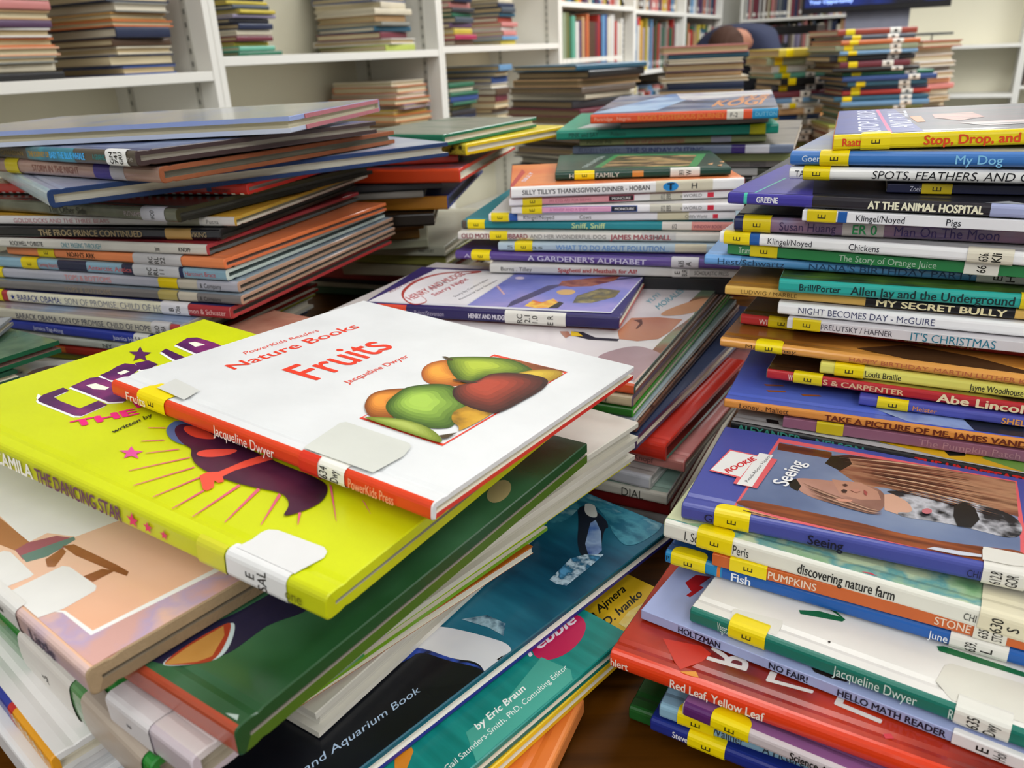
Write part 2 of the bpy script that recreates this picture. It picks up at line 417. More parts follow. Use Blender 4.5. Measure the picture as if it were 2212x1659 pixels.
# Camila
b = bk((703, 1290), (-172, 885), l1=.240, l2=.158, h=.1575, t=.0104, dP=-.020, dW=.005, side=-1, board=.0045, pages='a4a08c', front='cdd60a', spine='c6cc10', name='picture_book')
def star(b, cx, cy, r, c, sq=.45, rot=0., skew=.45):
    pts = []
    for k in range(10):
        a = math.pi/2+k*math.pi/5+rot; q = r if k % 2 == 0 else r*.42
        pts.append((cx+q*math.cos(a)*1.15, cy-q*math.sin(a)*sq+q*math.cos(a)*skew*.1))
    b.G(pts, c)
C6 = lambda pts: q3(pts, 7.54, 0, 680)
PU = art(('4a1c50', '5e2260', '8a3070'), 60)
wsh = lambda pts: [(x-4, y+3) for x, y in pts]
LET = [C6([(650, 1350), (700, 1310), (1030, 1190), (1130, 1240), (880, 1345), (980, 1410), (1300, 1530), (1600, 1405), (1750, 1470), (1330, 1655), (1220, 1650), (640, 1420), (615, 1385)])]
C2 = lambda pts: q3(pts, 2.37, 0, 640)
LET.append(C2([(360, 465), (460, 420), (500, 415), (545, 428), (640, 480), (670, 510), (640, 540), (560, 545), (470, 508)]))
LET.append(C2([(512, 405), (560, 385), (600, 360), (640, 345), (690, 350), (720, 372), (700, 385), (640, 440), (560, 430)]))
LET.append(C2([(690, 345), (760, 330), (810, 350), (770, 372), (720, 380)]))
LET.append(C2([(825, 285), (850, 270), (960, 320), (1000, 340), (940, 350), (880, 320)]))
LET.append(C2([(900, 250), (960, 215), (1010, 213), (1100, 240), (1150, 262), (1060, 310), (1010, 298)]))
b.G([(460-4, 440+0)]*0 or C2([(185, 520), (195, 500), (330, 590), (385, 625), (375, 622), (200, 550)]), 'fafaf4')
for i, p in enumerate(LET): b.G(wsh(p), 'fafaf4')
for i, p in enumerate(LET): b.G(p, PU, sm=False)
b.G(C2([(440, 458), (490, 448), (560, 470), (540, 482), (478, 478)]), 'f4f6e0')
b.G(C2([(600, 395), (640, 380), (665, 388), (620, 405)]), 'f4f6e0')
b.G(C2([(965, 240), (1000, 235), (1050, 250), (1000, 262)]), 'f4f6e0')
star(b, 303, 767, 22, '5a2058', .8)
b.T('THE', (158, 925), (302, 895), (150, 912), 'e8287c', bold=.05)
b.T('DANCING', (296, 883), (460, 820), (285, 868), 'e8287c', bold=.05)
b.T('written by', (244, 938), (330, 900), (240, 931), '2a2a18', bold=.02)
star(b, 284, 980, 24, 'e2509c', .62)
for (x0, y0), (x1, y1), w in [((320, 925), (358, 926), 1), ((305, 954), (355, 952), 1), ((315, 980), (387, 972), 1), ((278, 1018), (410, 990), 1), ((288, 1050), (420, 1011), 1), ((330, 1075), (432, 1033), 1.2), ((372, 1100), (440, 1062), 1.5), ((415, 1118), (518, 1050), 2), ((485, 1130), (560, 1058), 2.5), ((563, 1136), (605, 1070), 2.5), ((643, 1136), (648, 1108), 3), ((726, 1128), (714, 1050), 3), ((800, 1112), (785, 1085), 3)]:
    b.G([(x0, y0), (x0+1.2, y0+1.2), (x1+w, y1+w), (x1-w, y1-w)], 'e0607c')
HA = art(('2a1424', '3e1a34', '54243e'), 40)
b.G(C2([(848, 700), (860, 668), (900, 640), (960, 650), (1200, 740), (1250, 778), (1180, 772), (1060, 775), (950, 770), (880, 745)]), '4a6a9a', sm=True)
b.G(C2([(890, 700), (905, 665), (960, 655), (1200, 750), (1400, 850), (1660, 950), (1683, 1000), (1650, 1060), (1560, 1105), (1440, 1140), (1480, 1085), (1478, 1050), (1440, 1010), (1300, 985), (1150, 945), (1010, 880), (975, 820), (985, 785), (930, 760)]), HA)
b.G(C2([(935, 690), (950, 668), (1010, 672), (1140, 740), (1000, 735)]), 'd8452f', sm=True)
b.G(C2([(1000, 822), (1020, 795), (1120, 788), (1232, 790), (1180, 818), (1080, 833)]), 'e85040', sm=True)
b.G(C2([(1120, 905), (1250, 850), (1360, 815), (1400, 840), (1200, 900), (1140, 930), (1148, 955), (1120, 962), (1098, 950), (1095, 985), (1060, 1003), (1040, 995), (1022, 925), (1060, 908)]), 'f0543f')
b.G([(497, 1192), (545, 1168), (565, 1153), (580, 1147), (600, 1148), (700, 1185), (707, 1195), (700, 1208), (640, 1240), (620, 1262), (600, 1262)], 'dddddc')
b.S('CAMILA', -8, 73, 'f6f6ee', .62, .03); b.S('THE DANCING STAR', 80, 266, '6a3a5a', .60, .03)
for x, r in ((290, .0034), (323, .0026), (358, .0022)):
    u = b.u_of(x); o = b.off(); pts = []
    for k in range(10):
        a = math.pi/2+k*math.pi/5; q = r if k % 2 == 0 else r*.42; pts.append(b.surf(u+q*math.cos(a), q*math.sin(a), o))
    b.mb.add(pts, [list(range(10))], ('e0356a', 'ink'))
b.band(430, 490, 'd2d030')
b.sticker(492, 622, 'e4e4e4', 'call_number_label', ['E', 'SAL'], over=.003, r=.001, hf=.7)
b.S('one', 620, 655, '6a6a10', .4, 0)
b.done('large lime green hardcover with purple title letters under the white fruit book', G1)
# pink drawing book
b = bk((182, 1452), (4, 1294), l1=.24, l2=.205, h=.1735, t=.0105, side=-1, front=art(('e8b898', 'eebfa0', 'f0c8ac'), 8, 'film'), spine=art(('c8b0c0', 'e0c0b8', 'b8a8c8'), 18, 'film'), etop=('a08868', 'cloth'), ebot=('8a7458', 'cloth'), back=('a08868', 'cloth'), board=.0045, pages='8a7c68', name='picture_book')
C4 = lambda pts: q3(pts, 2.443, 0, 980)
b.G(C4([(60, 780), (1130, 600), (1500, 700), (1300, 760), (430, 1180), (150, 900)]), art(('d8a8a0', 'c0a8c4', 'e8bca8', 'a8b8b8'), 35, 'film'))
b.G(C4([(-300, 600), (-200, -100), (560, -60), (1180, 610), (480, 960), (330, 840), (-100, 800)]), 'fbfaf4')
b.G(C4([(-300, 580), (-200, -100), (580, -60), (1130, 610), (490, 935), (345, 830), (-100, 800)]), art(('f0b490', 'f6c2a2', 'f8ceb4'), 9, 'film'))
b.G(C4([(-300, 200), (-200, -200), (560, -80), (640, 350), (600, 365), (400, 440), (250, 420), (150, 470), (0, 330), (-100, 260)]), 'faf8f4')
b.G(C4([(-60, 330), (0, 340), (170, 480), (100, 520), (-60, 460)]), 'b87c50')
b.G(C4([(80, 510), (150, 470), (300, 435), (370, 445), (340, 500), (180, 560), (120, 560)]), 'a8606c')
b.G(C4([(110, 540), (300, 470), (390, 440), (400, 455), (250, 545), (140, 575)]), '6a8a80')
for p in ([(330, 490), (390, 480), (620, 590), (680, 625), (670, 648), (590, 620), (400, 540)], [(240, 560), (330, 500), (350, 520), (290, 600), (250, 600)], [(440, 650), (540, 610), (610, 620), (490, 680)]):
    b.G(C4(p), art(('8a5030', 'b07048'), 40, 'film'))
b.G(C4([(-100, 560), (20, 515), (55, 520), (180, 640), (160, 655), (0, 720), (-100, 720)]), 'ecebe8')
b.G(C4([(10, 750), (330, 595), (370, 600), (510, 700), (505, 725), (340, 820), (170, 880), (140, 900)]), 'ecebe8')
b.sticker(-30, 42, 'e6e4e0', 'call_number_label', ['E'], over=.002, r=.001)
b.S('Little', 66, 120, '4a4a60', .5)
b.done('worn peach coloured book with a chair drawing, under the lime green book', G1)
# dark green
b = bk((505, 1578), (1268, 958), l1=None, l2=.25, h=.185, t=.0115, side=1, sp='c', front=art(('12301a', '24502c', '4a7c58'), 6, 'film'), spine=('a8462c', 'film'), etop='1f4a24', ebot='4a6a1c', back='4a6a1c', board=.0050, pages='948c80', name='picture_book')
b.G(C4([(700, 1040), (1180, 880), (1390, 760), (1500, 700), (1660, 760), (1640, 830), (1420, 900), (1340, 960), (1180, 1080), (860, 1130)]), '24203e', sm=True)
b.G(C4([(840, 1110), (1000, 1010), (1200, 900), (1245, 890), (1230, 980), (1180, 1070), (1090, 1105), (900, 1125)]), 'c8d8d8', sm=True)
b.G(C4([(850, 1110), (1000, 1000), (1200, 890), (1225, 900), (1200, 990), (1140, 1090), (1060, 1110), (900, 1120)]), 'a83a20', sm=True)
b.G(C4([(870, 1110), (1000, 1015), (1180, 910), (1185, 960), (1120, 1070), (1040, 1100), (900, 1115)]), art(('a8702c', 'd09a50'), 20, 'film'))
b.ell(1078, 1062, 30, 20, 'a89868', rot=-.7)
b.G(C4([(1090, 1440), (1180, 1370), (1260, 1380), (1240, 1460), (1160, 1500)]), 'a8b8b0')
b.done('large worn dark green book jutting out beneath the lime green book', G1)
WH = dict(spine=('dcd8cc', 'film'), etop=('e0dccf', 'film'), ebot=('d6d2c4', 'film'), pages='cfcabb', name='picture_book')
b = bk((1379, 912), (880, 1240), l1=.225, l2=.15, h=.1975, t=.012, side=-1, sp='d', front=('e6e2d8', 'film'), **WH)
b.done('plastic covered white book whose far corner shows right of the dark green book', G1)
b = bk((1372, 957), (870, 1298), l1=.225, l2=.15, t=.011, side=-1, sp='d', front=('e2ddd0', 'film'), **WH)
b.done('second plastic covered white book, just above the thin yellow one', G1)
b = bk((1362, 988), (860, 1335), l1=.21, l2=.14, t=.0045, side=-1, sp='d', front='e8dc18', name='picture_book', pages='e0d8a0')
b.done('thin bright yellow book below the two plastic covered white books', G1)
b = bk((1182, 1121), (907, 1311), l1=.21, l2=.16, h=.2285, t=.0075, side=-1, sp='d', front='8ab81e', spine='7aa81c', name='picture_book')
b.done('grass green book with two bright edges, above the thin orange book', G1)
b = bk((1151, 1180), (834, 1386), l1=.2, l2=.15, t=.0045, side=-1, sp='d', front='c06a18', spine='b05c14', name='picture_book', soft=True)
b.done('thin orange brown paperback resting on the white book and the orca book', G1)
b = bk((681, 1542), (898, 1350), l1=.17, l2=.16, h=.2425, t=.0132, side=1, sp='d', front=('ddd8cc', 'film'), name='picture_book', pages='d8d4c8')
b.done('white book with its blunt corner resting on the dark orca cover', G1)
# orca
b = bk((1452, 1140), (780, 1659), l1=.29, l2=.175, h=.2565, t=.0088, side=-1, sp='d', front=art(('0c3a54', '14506c', '1c6680', '2a7a94'), 9, stretch=(1, 4, 1)), spine='22247c', back='2a2c8c', etop='1a5a6c', ebot='2a2c8c', board=.0026, pages='f0ece4', name='picture_book')
C5 = lambda pts: q3(pts, 2.212, 500, 1040)
b.G(C5([(300, 2000), (-400, 1400), (400, 900), (740, 810), (900, 760), (1200, 850), (1240, 900), (1150, 960), (600, 1400), (400, 1700)]), art(('0a0c12', '10131a', '14161e'), 20))
b.G(C5([(730, 770), (840, 690), (1000, 690), (1180, 730), (1370, 790), (1270, 910), (1220, 930), (1180, 860), (1060, 850), (900, 800), (800, 830)]), art(('8aa0d0', 'dfe0e8', 'f0f0f0'), 12))
b.G(C5([(760, 860), (800, 800), (900, 790), (1060, 850), (1190, 880), (1220, 925), (1080, 920), (1040, 930), (980, 870), (900, 880)]), art(('0c1020', '3858c0', '10142c', '6888e0'), 60))
b.G(C5([(850, 850), (900, 810), (1040, 860), (1190, 890), (1215, 930), (1150, 960), (900, 1000), (780, 880)]), '0e1118', sm=True)
b.G(C5([(1650, 130), (1700, 110), (1790, 180), (1805, 225), (1780, 225), (1760, 360), (1710, 420), (1690, 380), (1650, 320), (1660, 180)]), '1c2434', sm=True)
b.G(C5([(1690, 100), (1710, 80), (1730, 100), (1755, 170), (1720, 175), (1685, 150)]), 'e0e2e0', sm=True)
b.G(C5([(1715, 200), (1740, 185), (1765, 240), (1770, 330), (1715, 385), (1690, 300)]), art(('3c6cc0', 'a8c4e8', '2c50a0'), 40))
b.G(C5([(1520, 470), (1620, 370), (1690, 350), (1780, 350), (1700, 420), (1600, 500), (1550, 490)]), art(('14506c', 'c8e0f0', '1c5c80', '5aa0d0'), 120))
b.G(C5([(1100, 660), (1220, 640), (1310, 680), (1300, 740), (1230, 700)]), art(('0f4660', 'a8c8d8', '145070'), 110))
b.G(C5([(1480, 200), (1700, 20), (1990, 130), (2090, 210), (1900, 330), (1820, 250), (1800, 180), (1700, 80), (1600, 200)]), art(('1c6680', '4a98ac', '2a7c98', '88b8c4'), 50, stretch=(1, 2, 1)))
b.T('and Aquarium Book', C5([(355, 1395)])[0], C5([(905, 1005)])[0], C5([(338, 1362)])[0], 'b8d0ec', italic=.12)
b.G(C5([(1268, 852), (1290, 838), (1325, 822), (1320, 840), (1285, 860)]), '18181c')
b.done('large glossy sea blue and black book with a leaping whale on its cover', G1)
# teal, yellow, orange
b = bk((1358, 1369), (1015, 1662), l1=.215, l2=.15, h=.2664, t=.0078, side=-1, sp='d', front=art(('0c7c74', '138880', '1c948a'), 14, stretch=(1, 12, 1)), spine='12807a', etop='1a8a80', ebot='127468', name='picture_book')
b.ell(*C5([(1565, 745)])[0], 66, 38, 'c81c54', rot=-.62)
b.G(C5([(1480, 840), (1620, 900), (1640, 990), (1400, 1330), (1300, 1369), (1180, 1369), (1120, 1200), (1300, 1060)]), '4aa898')
b.T('Pebble', C5([(1425, 840)])[0], C5([(1652, 668)])[0], C5([(1395, 795)])[0], 'f2e4ea', bold=.03)
b.T('by Eric Braun', C5([(1178, 1190)])[0], C5([(1408, 995)])[0], C5([(1158, 1162)])[0], 'f4f8f4', bold=.02)
b.T('Gail Saunders-Smith, PhD, Consulting Editor', C5([(1030, 1390)])[0], C5([(1608, 893)])[0], C5([(1012, 1366)])[0], 'eaf4f0')
b.G(C5([(780, 1320), (860, 1270), (870, 1290), (840, 1369), (780, 1420)]), 'e08a20')
b.done('teal hardcover with a crimson oval logo below the whale book', G1)
b = bk((1470, 1294), (1060, 1662), l1=.25, l2=.17, t=.008, side=-1, sp='d', front='f0c420', spine='e8b818', etop='f2cc28', ebot='e4b41c', name='picture_book')
b.T('Maya Ajmera', C5([(1650, 725)])[0], C5([(1888, 520)])[0], C5([(1628, 690)])[0], '1c1a10', bold=.025)
b.T('John D. Ivanko', C5([(1690, 790)])[0], C5([(1966, 543)])[0], C5([(1666, 755)])[0], '1c1a10', bold=.025)
b.G(C5([(1900, 620), (2060, 530), (2100, 560), (1900, 710), (1850, 680)]), art(('f0c420', 'f8e490', 'f0cc50'), 60))
b.done('bright yellow hardcover with black author names under the teal book', G1)
b = bk((1262, 1506), (1187, 1662), l1=.14, l2=.16, t=.0108, side=-1, sp='a', front='e07830', spine='e88a48', etop='e07a30', ebot='189ac0', back='189ac0', pages='e4e8f0', name='picture_book')
b.done('orange book with sky blue back board lying on the bare wood table', G1)
# worn spines at the left edge, below the peach book
b = bk((410, 1642), (226, 1500), l1=None, l2=.085, h=.1967, t=.0125, side=-1, front=('dcd4d4', 'film'), spine=('c8bcc4', 'film'), name='picture_book', pages='b8ac98')
b.sticker(235, 330, 'dad6d8', 'call_number_label', ['E'], over=.008, r=.003, ts=.0025)
b.done('pale book with a plastic wrapped spine and white label right of the torn green one', G1)
b = bk((318, 1655), (15, 1350), l1=.26, l2=.09, h=.2095, t=.019, side=-1, front=art(('2c7a30', '3c9444', '2a6a34'), 14, 'film'), spine=art(('1f6a28', '2f8a3a', 'b8b0a8'), 10, 'film'), name='picture_book', pages='a89c88', rnd=.001)
b.G(C4([(80, 1180), (210, 1150), (460, 1390), (300, 1450), (150, 1300)]), art(('8a7c6c', 'b8aca0'), 30, 'film'))
b.sticker(48, 160, 'e2ddd6', 'call_number_label', ['E', 'AB'], over=.012, r=.005, ts=.0025)
b.sticker(185, 316, 'b4a698', 'torn_tape', [], over=.004, r=.002)
b.done('badly worn green book with torn taped spine at the bottom left corner', G1)
b = bk((105, 1640), (0, 1505), l1=.26, l2=.10, h=.2295, t=.010, side=-1, front='f0eeec', spine='e8a020', back='f0eeec', ebot='ecebe8', name='picture_book')
b.band(-80, 22, '2a3a9a'); b.band(22, 32, 'c02828')
b.S('* * * * *', 30, 100, 'f8f0d0', .8)
b.done('white book with a blue and orange star printed spine below the worn green book', G1)
b = bk((90, 1700), (-30, 1545), l1=.27, l2=.12, t=.016, side=-1, front='ecebea', spine='e8e8ea', name='picture_book', pages='f0f0f0')
b.done('thick white book at the very bottom left corner of the pile', G1)
# green pair behind, at the left edge
b = bk((127, 735), (0, 775), l1=.24, l2=.18, h=.166, t=.0085, side=-1, sp='b', front=art(('2c5a44', '6a8a6c', '48705a', 'c8a83c'), 14, 'film'), spine=('2a5a3c', 'film'), etop='1f5a3c', ebot='1f5a3c', pages='8a6a60', name='picture_book')
b.done('green edged open looking book at the left edge behind the lime green cover', G1)
b = bk((37, 798), (-60, 828), l1=.2, l2=.16, t=.007, side=-1, sp='b', front='1f4a34', spine='1c4030', etop='1c4430', ebot='1c4430', name='picture_book')
b.done('dark green book end below the green edged book at the left edge', G1)
b = bk((180, 777), (-40, 925), l1=.26, l2=.2, h=.187, t=.009, side=-1, sp='b', front=('eceae6', 'film'), spine='e0ddd4', name='picture_book')
b.G(C6([(440, 965), (520, 910), (600, 880), (780, 835), (940, 825), (965, 855), (800, 910), (560, 985)]), art(('4a1810', '8a3018', '3a1c14'), 60, 'film'))
b.G(C6([(300, 950), (370, 918), (360, 945)]), '3a3634')
b.done('white book cover with a rust brown shape behind the lime green book', G1)
b = bk((25, 684), (-30, 728), l1=.2, l2=.2, h=.158, t=.006, side=-1, sp='b', front=('b8bcc4', 'film'), etop=('a8acb4', 'film'), spine='9a9ea8', name='picture_book')
b.done('grey plastic covered book corner at the left edge below the biographies', G1)
b = bk((712, 694), (592, 670), l1=None, l2=.08, h=.176, t=.009, side=1, sp='b', front=art(('a86a58', 'c08a74', '9a5a4c'), 20, 'film'), name='picture_book')
b.done('reddish brown cover showing between the lime green book and the striped pile', G1)
# ================================================================== front right pile
G2 = 'books in the front right pile'
b = bk((1472, 1088), (2121, 1221), l1=.162, l2=.090, h=.2005, t=.0086, front='4a52a4', spine='4a52a4', name='early_reader_book')
C8 = lambda pts: q3(pts, 2.724, 1400, 860)
b.G(C8([(490, 655), (770, 237), (2170, 490), (2230, 860), (2230, 1000), (1960, 965)]), 'e8646c')
b.G(C8([(520, 635), (775, 260), (2155, 500), (2190, 840), (2190, 990), (1955, 945)]), art(('5a6a90', '7484a8', '8a98b4'), 14))
b.G(C8([(770, 265), (1080, 320), (1080, 360), (760, 305)]), art(('4a2018', '7a3c20'), 30, stretch=(1, 6, 1)))
b.G(C8([(500, 640), (540, 588), (900, 660), (1250, 735), (1450, 790), (1700, 840), (2000, 880), (2230, 900), (2230, 1010), (1960, 965)]), art(('5a2810', '8a4420', 'a85a2c'), 25, stretch=(1, 8, 1)))
b.G(C8([(560, 650), (900, 745), (1200, 800), (1400, 860), (1390, 875), (1100, 830), (700, 740)]), 'e0a880')
b.G(C8([(1090, 340), (1180, 335), (1600, 395), (2160, 495), (2180, 700), (2010, 655), (1900, 620), (1600, 575), (1400, 530), (1250, 520), (1120, 430)]), art(('3a1c18', '8a5440', 'b88868', '5a2c20'), 18, stretch=(1, 5, 1)), sm=False)
b.G(C8([(1040, 385), (1080, 340), (1180, 350), (1200, 390), (1130, 430)]), '16100e')
b.G(C8([(840, 490), (880, 470), (1000, 480), (1300, 510), (1400, 560), (1390, 660), (1300, 680), (1150, 640), (1000, 600), (900, 560)]), art(('6a4438', 'b08070', 'd0a090'), 16))
b.G(C8([(1080, 480), (1250, 500), (1350, 550), (1370, 600), (1250, 600), (1130, 570)]), art(('b07c68', 'd8a48c'), 12))
b.G(C8([(820, 495), (870, 475), (900, 520), (880, 550), (840, 530)]), '181412')
b.G(C8([(1390, 570), (1480, 560), (1560, 640), (1550, 670), (1480, 690), (1390, 660)]), 'd8a890')
b.G(C8([(1380, 545), (1600, 550), (1860, 600), (2200, 700), (2200, 850), (1900, 770), (1700, 730), (1480, 700), (1460, 670), (1560, 680), (1540, 620), (1450, 570)]), art(('0e1018', '20242c', 'c8c8d0', '12141c'), 60))
for i in range(16):
    y = 352+i*12; x0 = 1120+i*18; b.G(C8([(x0, y), (x0+300, y+22+i*3), (x0+700, y+75+i*7), (x0+720, y+80+i*7), (x0+300, y+30+i*3)]), ('d0a888', '6a3c2c', 'b08468', '4a2820')[i % 4])
for i in range(7): b.G(C8([(900+i*10, 500+i*14), (1050+i*20, 560+i*14), (1300, 650+i*5), (1380, 668+i*4), (1300, 656+i*5), (1040+i*20, 566+i*14)]), ('8a6050', 'c09880', '5a3c30')[i % 3])
b.G(C8([(1135, 548), (1150, 542), (1172, 548), (1165, 562), (1145, 562)]), '3a2420'); b.G(C8([(1140, 515), (1160, 510), (1178, 518), (1160, 526)]), '4a2c28')
b.G(C8([(1185, 545), (1235, 540), (1250, 552), (1220, 562)]), 'c88c78'); b.G(C8([(1268, 545), (1290, 560), (1285, 580), (1270, 570)]), 'a84c48'); b.G(C8([(1100, 598), (1150, 600), (1205, 606), (1190, 618), (1120, 614)]), 'd89880')
b.G(C8([(1800, 640), (1850, 620), (1920, 650), (1950, 720), (1900, 770), (1820, 760), (1795, 700)]), '121012'); b.ell(*C8([(1640, 672)])[0], 11, 6, 'c87078')
for i in range(9): b.G(C8([(560+i*130, 665+i*31), (700+i*130, 700+i*31), (700+i*130, 704+i*31), (560+i*130, 670+i*31)]), '3a1a0c')
b.G(C8([(1610, 900), (1680, 885), (1960, 930), (1960, 945), (1750, 925)]), 'd0d4e0')
b.G(C8([(360, 435), (480, 310), (760, 370), (640, 540), (500, 510), (520, 475)]), 'e8646c')
b.G(C8([(368, 430), (485, 318), (640, 350), (545, 472)]), 'f0f0ee'); b.G(C8([(520, 515), (655, 330), (735, 345), (612, 530)]), 'f0f0ee')
b.T('ROOKIE', C8([(470, 450)])[0], C8([(640, 370)])[0], C8([(445, 430)])[0], 'd02830', bold=.05)
b.T('Read-About Health', C8([(585, 505)])[0], C8([(722, 350)])[0], C8([(565, 498)])[0], '2a2a30')
b.T('Seeing', C8([(815, 530)])[0], C8([(925, 390)])[0], C8([(725, 505)])[0], 'f4f4f4', bold=.02)
b.S('Seeing', 1746, 1823, '14142c', .55, .02); b.S('G', 1523, 1540, '20203c', .5)
b.S('CHI', 2090, 2118, '20203c', .4, 0)
b.G(C8([(1965, 900), (2000, 895), (2212, 950), (2212, 1000), (1965, 985)]), 'e6e3da')
b.sticker(1543, 1619, lines=['E'])
b.sticker(2122, 2216, 'e8e5dc', 'call_number_label', ['612.8', 'GOR'], over=.012, r=.001)
b.done('blue hardcover with a photograph of a long haired child, top of the front right pile', G2)
PE = art(('6a9c70', '8ab884', 'a8c8a0', '6aa8a8', 'c8d8b0'), 45, 'gloss')
b = bk((1434, 1124), (2090, 1309), l1=.19, l2=.092, dP=.003, b=1162, front=PE, spine='ecebdf', back='ecebdf', etop='d8e0b0', name='picture_book')
b.G(C8([(60, 690), (160, 735), (330, 740), (440, 780), (540, 220), (480, 190)]), 'dde4b8')
for x, y in ((1300, 1050), (1470, 1110)): b.G(C8([(x-70, y-10), (x-40, y-28), (x+10, y-22), (x+70, y+10), (x+60, y+30), (x-20, y+22)]), 'e04a5a')
b.S('I. So', 1480, 1510, '2a2a28', .5, 0); b.S('Peris', 1584, 1618, '2a2a28', .5, .0); b.S('discovering nature farm', 1724, 1934, '1c1c1a', .52, .015); b.S('CHI', 2083, 2110, '3a3a38', .35, 0)
b.sticker(1506, 1582, lines=['E'])
b.sticker(2114, 2230, 'e6dec0', 'call_number_label', ['630', 'S'], over=.02, r=.001)
b.done('cream spined nature farm book with leafy green cover under the blue photo book', G2)
b = bk((1539, 1196), (2101, 1347), l1=.185, l2=.10, b=1220, front='c8602c', spine='cf6428', name='early_reader_book', soft=True)
b.S('PUMPKINS', 1660, 1764, 'f0dcc8', .62, .01); b.S('STONE', 2020, 2098, 'f0dcc8', .62, .01)
b.sticker(1577, 1657, lines=['E']); b.sticker(2104, 2176, 'e6e2d4', 'call_number_label', ['635', 'STO'], over=.002, r=.001)
b.done('thin orange brown pumpkin book in the front right pile', G2)
b = bk((1436, 1190), (2051, 1366), l1=.205, l2=.13, b=1216, front='1a4c8c', spine='1a5cae', name='early_reader_book')
b.band(1436, 1560, '2088c0'); b.band(1549, 1556, 'e07828', )
b.S('P', 1440, 1446, '14243c', .4); b.S('Fish', 1580, 1622, 'f0f4f8', .62, .02); b.S('June', 2006, 2048, 'f0f4f8', .55, 0)
b.sticker(1450, 1524, lines=['E']); b.sticker(2052, 2178, 'e8e6de', 'call_number_label', ['639.', 'L'], over=.002, r=.001)
b.done('blue fish book with a white call number label below the orange pumpkin book', G2)
b = bk((1490, 1314), (2063, 1527), l1=.205, l2=.145, t=.0080, front='eceae4', spine='0f7464', back='0f7464', ebot='0f7464', name='early_reader_book')
C9 = lambda pts: q3(pts, 2.3734, 1280, 1160)
b.G(C9([(1058, 375), (1160, 380), (1270, 410), (1190, 355), (1215, 352), (1297, 425), (1280, 435), (1065, 395)]), '1c6a3c')
b.G(C9([(1765, 560), (1800, 560), (2230, 700), (2230, 725), (1775, 585)]), '1c6a3c')
b.G(C9([(1205, 535), (1215, 533), (1222, 540), (1212, 545)]), '1c1c1c')
b.G(C9([(700, 440), (715, 380), (730, 368), (975, 430), (975, 445), (935, 520), (880, 500)]), 'e4e3da')
b.G(C9([(1760, 740), (1805, 660), (1840, 650), (2230, 760), (2230, 960), (1850, 850)]), 'dedcd0')
b.S('Vegetables', 1550, 1590, 'd0e4dc', .6, 0); b.S('Jacqueline Dwyer', 1800, 1982, 'd4e8e0', .62, -.005); b.S('R', 2050, 2062, 'c8e0d8', .6)
b.sticker(1574, 1653, over=.008, lines=['E']); b.sticker(2062, 2182, 'e6e5dc', 'call_number_label', ['635', 'Dwy'], over=.006, r=.001)
b.done('white book with a dark teal spine and yellow sticker in the front right pile', G2)
b = bk((1385, 1317), (2060, 1581), l1=.235, l2=.15, t=.0052, front=art(('d8d8e4', 'e4e0e8', 'c0c4dc'), 14), spine='a4b0dc', back='a4b0dc', name='early_reader_book', soft=True)
b.G(C9([(225, 180), (355, 70), (470, 120), (370, 190), (330, 240)]), 'b01c20')
b.G(C9([(475, 235), (530, 195), (610, 205), (560, 240), (510, 285)]), 'b01c20')
b.G(C9([(480, 300), (550, 250), (570, 260), (500, 310)]), 'b01c20')
b.G(C9([(1120, 670), (1240, 690), (1350, 720), (1300, 745), (1150, 710)]), '2a2020')
b.S('HOLTZMAN', 1466, 1557, '14142c', .62, .03); b.S('NO FAIR!', 1662, 1746, '14142c', .62, .03); b.S('HELLO MATH READER', 1810, 2045, '14142c', .62, .03)
b.sticker(2058, 2230, 'e8e6e6', 'call_number_label', ['E', 'Hol'], over=.002, r=.001)
b.done('thin pale blue paperback math reader under the white and teal book', G2)
b = bk((1316, 1408), (1971, 1645), l1=.265, l2=.19, t=.0098, front=art(('6a1408', '9a2410', 'c03412', '7c1c0c'), 14, 'film'), spine=('e03c14', 'film'), back='c83010', rnd=.0015, name='picture_book')
b.G(C9([(360, 520), (560, 560), (610, 600), (560, 640), (450, 680), (420, 640)]), 'c82c10')
b.G(C9([(450, 690), (530, 690), (545, 722), (470, 705)]), 'e09020')
b.T('R', C9([(585, 630)])[0], C9([(620, 560)])[0], C9([(790, 690)])[0], 'd8d0cc', bold=.02)
b.T('L', C9([(890, 740)])[0], C9([(915, 690)])[0], C9([(1130, 805)])[0], 'd8d0cc', bold=.02)
b.T('L', C9([(1240, 860)])[0], C9([(1270, 800)])[0], C9([(1480, 960)])[0], 'd8d0cc', bold=.02)
b.G(C9([(1490, 1010), (1530, 1010), (1545, 1035), (1500, 1035)]), 'd83040')
b.S('Ehlert', 1310, 1358, 'f0d8c8', .42, .02); b.S('Red Leaf, Yellow Leaf', 1448, 1652, 'f4e4d8', .46, .02)
b.done('large glossy red book with a leaf cover in the front right pile', G2)
b = bk((1474, 1520), (1850, 1677), l1=.20, l2=.15, t=.007, front='8a5a90', spine='cfc4c8', name='early_reader_book')
b.band(1470, 1538, '5a2468'); b.S('Science All About', 1707, 1860, '1c1a1c', .55, .03)
b.sticker(1536, 1618, lines=['E'])
b.done('purple and grey science book directly under the glossy red book', G2)
b = bk((1424, 1522), (1566, 1572), l1=.22, l2=.15, t=.0078, front='88aec8', spine=('8ab4cc', 'film'), name='picture_book')
b.S('Wallner', 1536, 1608, '3a4248', .6, .01); b.S('A Picture Book', 1648, 1800, '2c3440', .6, .01)
b.sticker(1464, 1543, lines=['E'])
b.done('light blue book with a torn corner under the purple science book', G2)
b = bk((1404, 1552), (1566, 1617), l1=.22, l2=.15, t=.0075, front='182c80', spine=('1a2c84', 'film'), name='picture_book')
b.S('Stevens', 1453, 1500, 'e8e8ec', .45, .02)
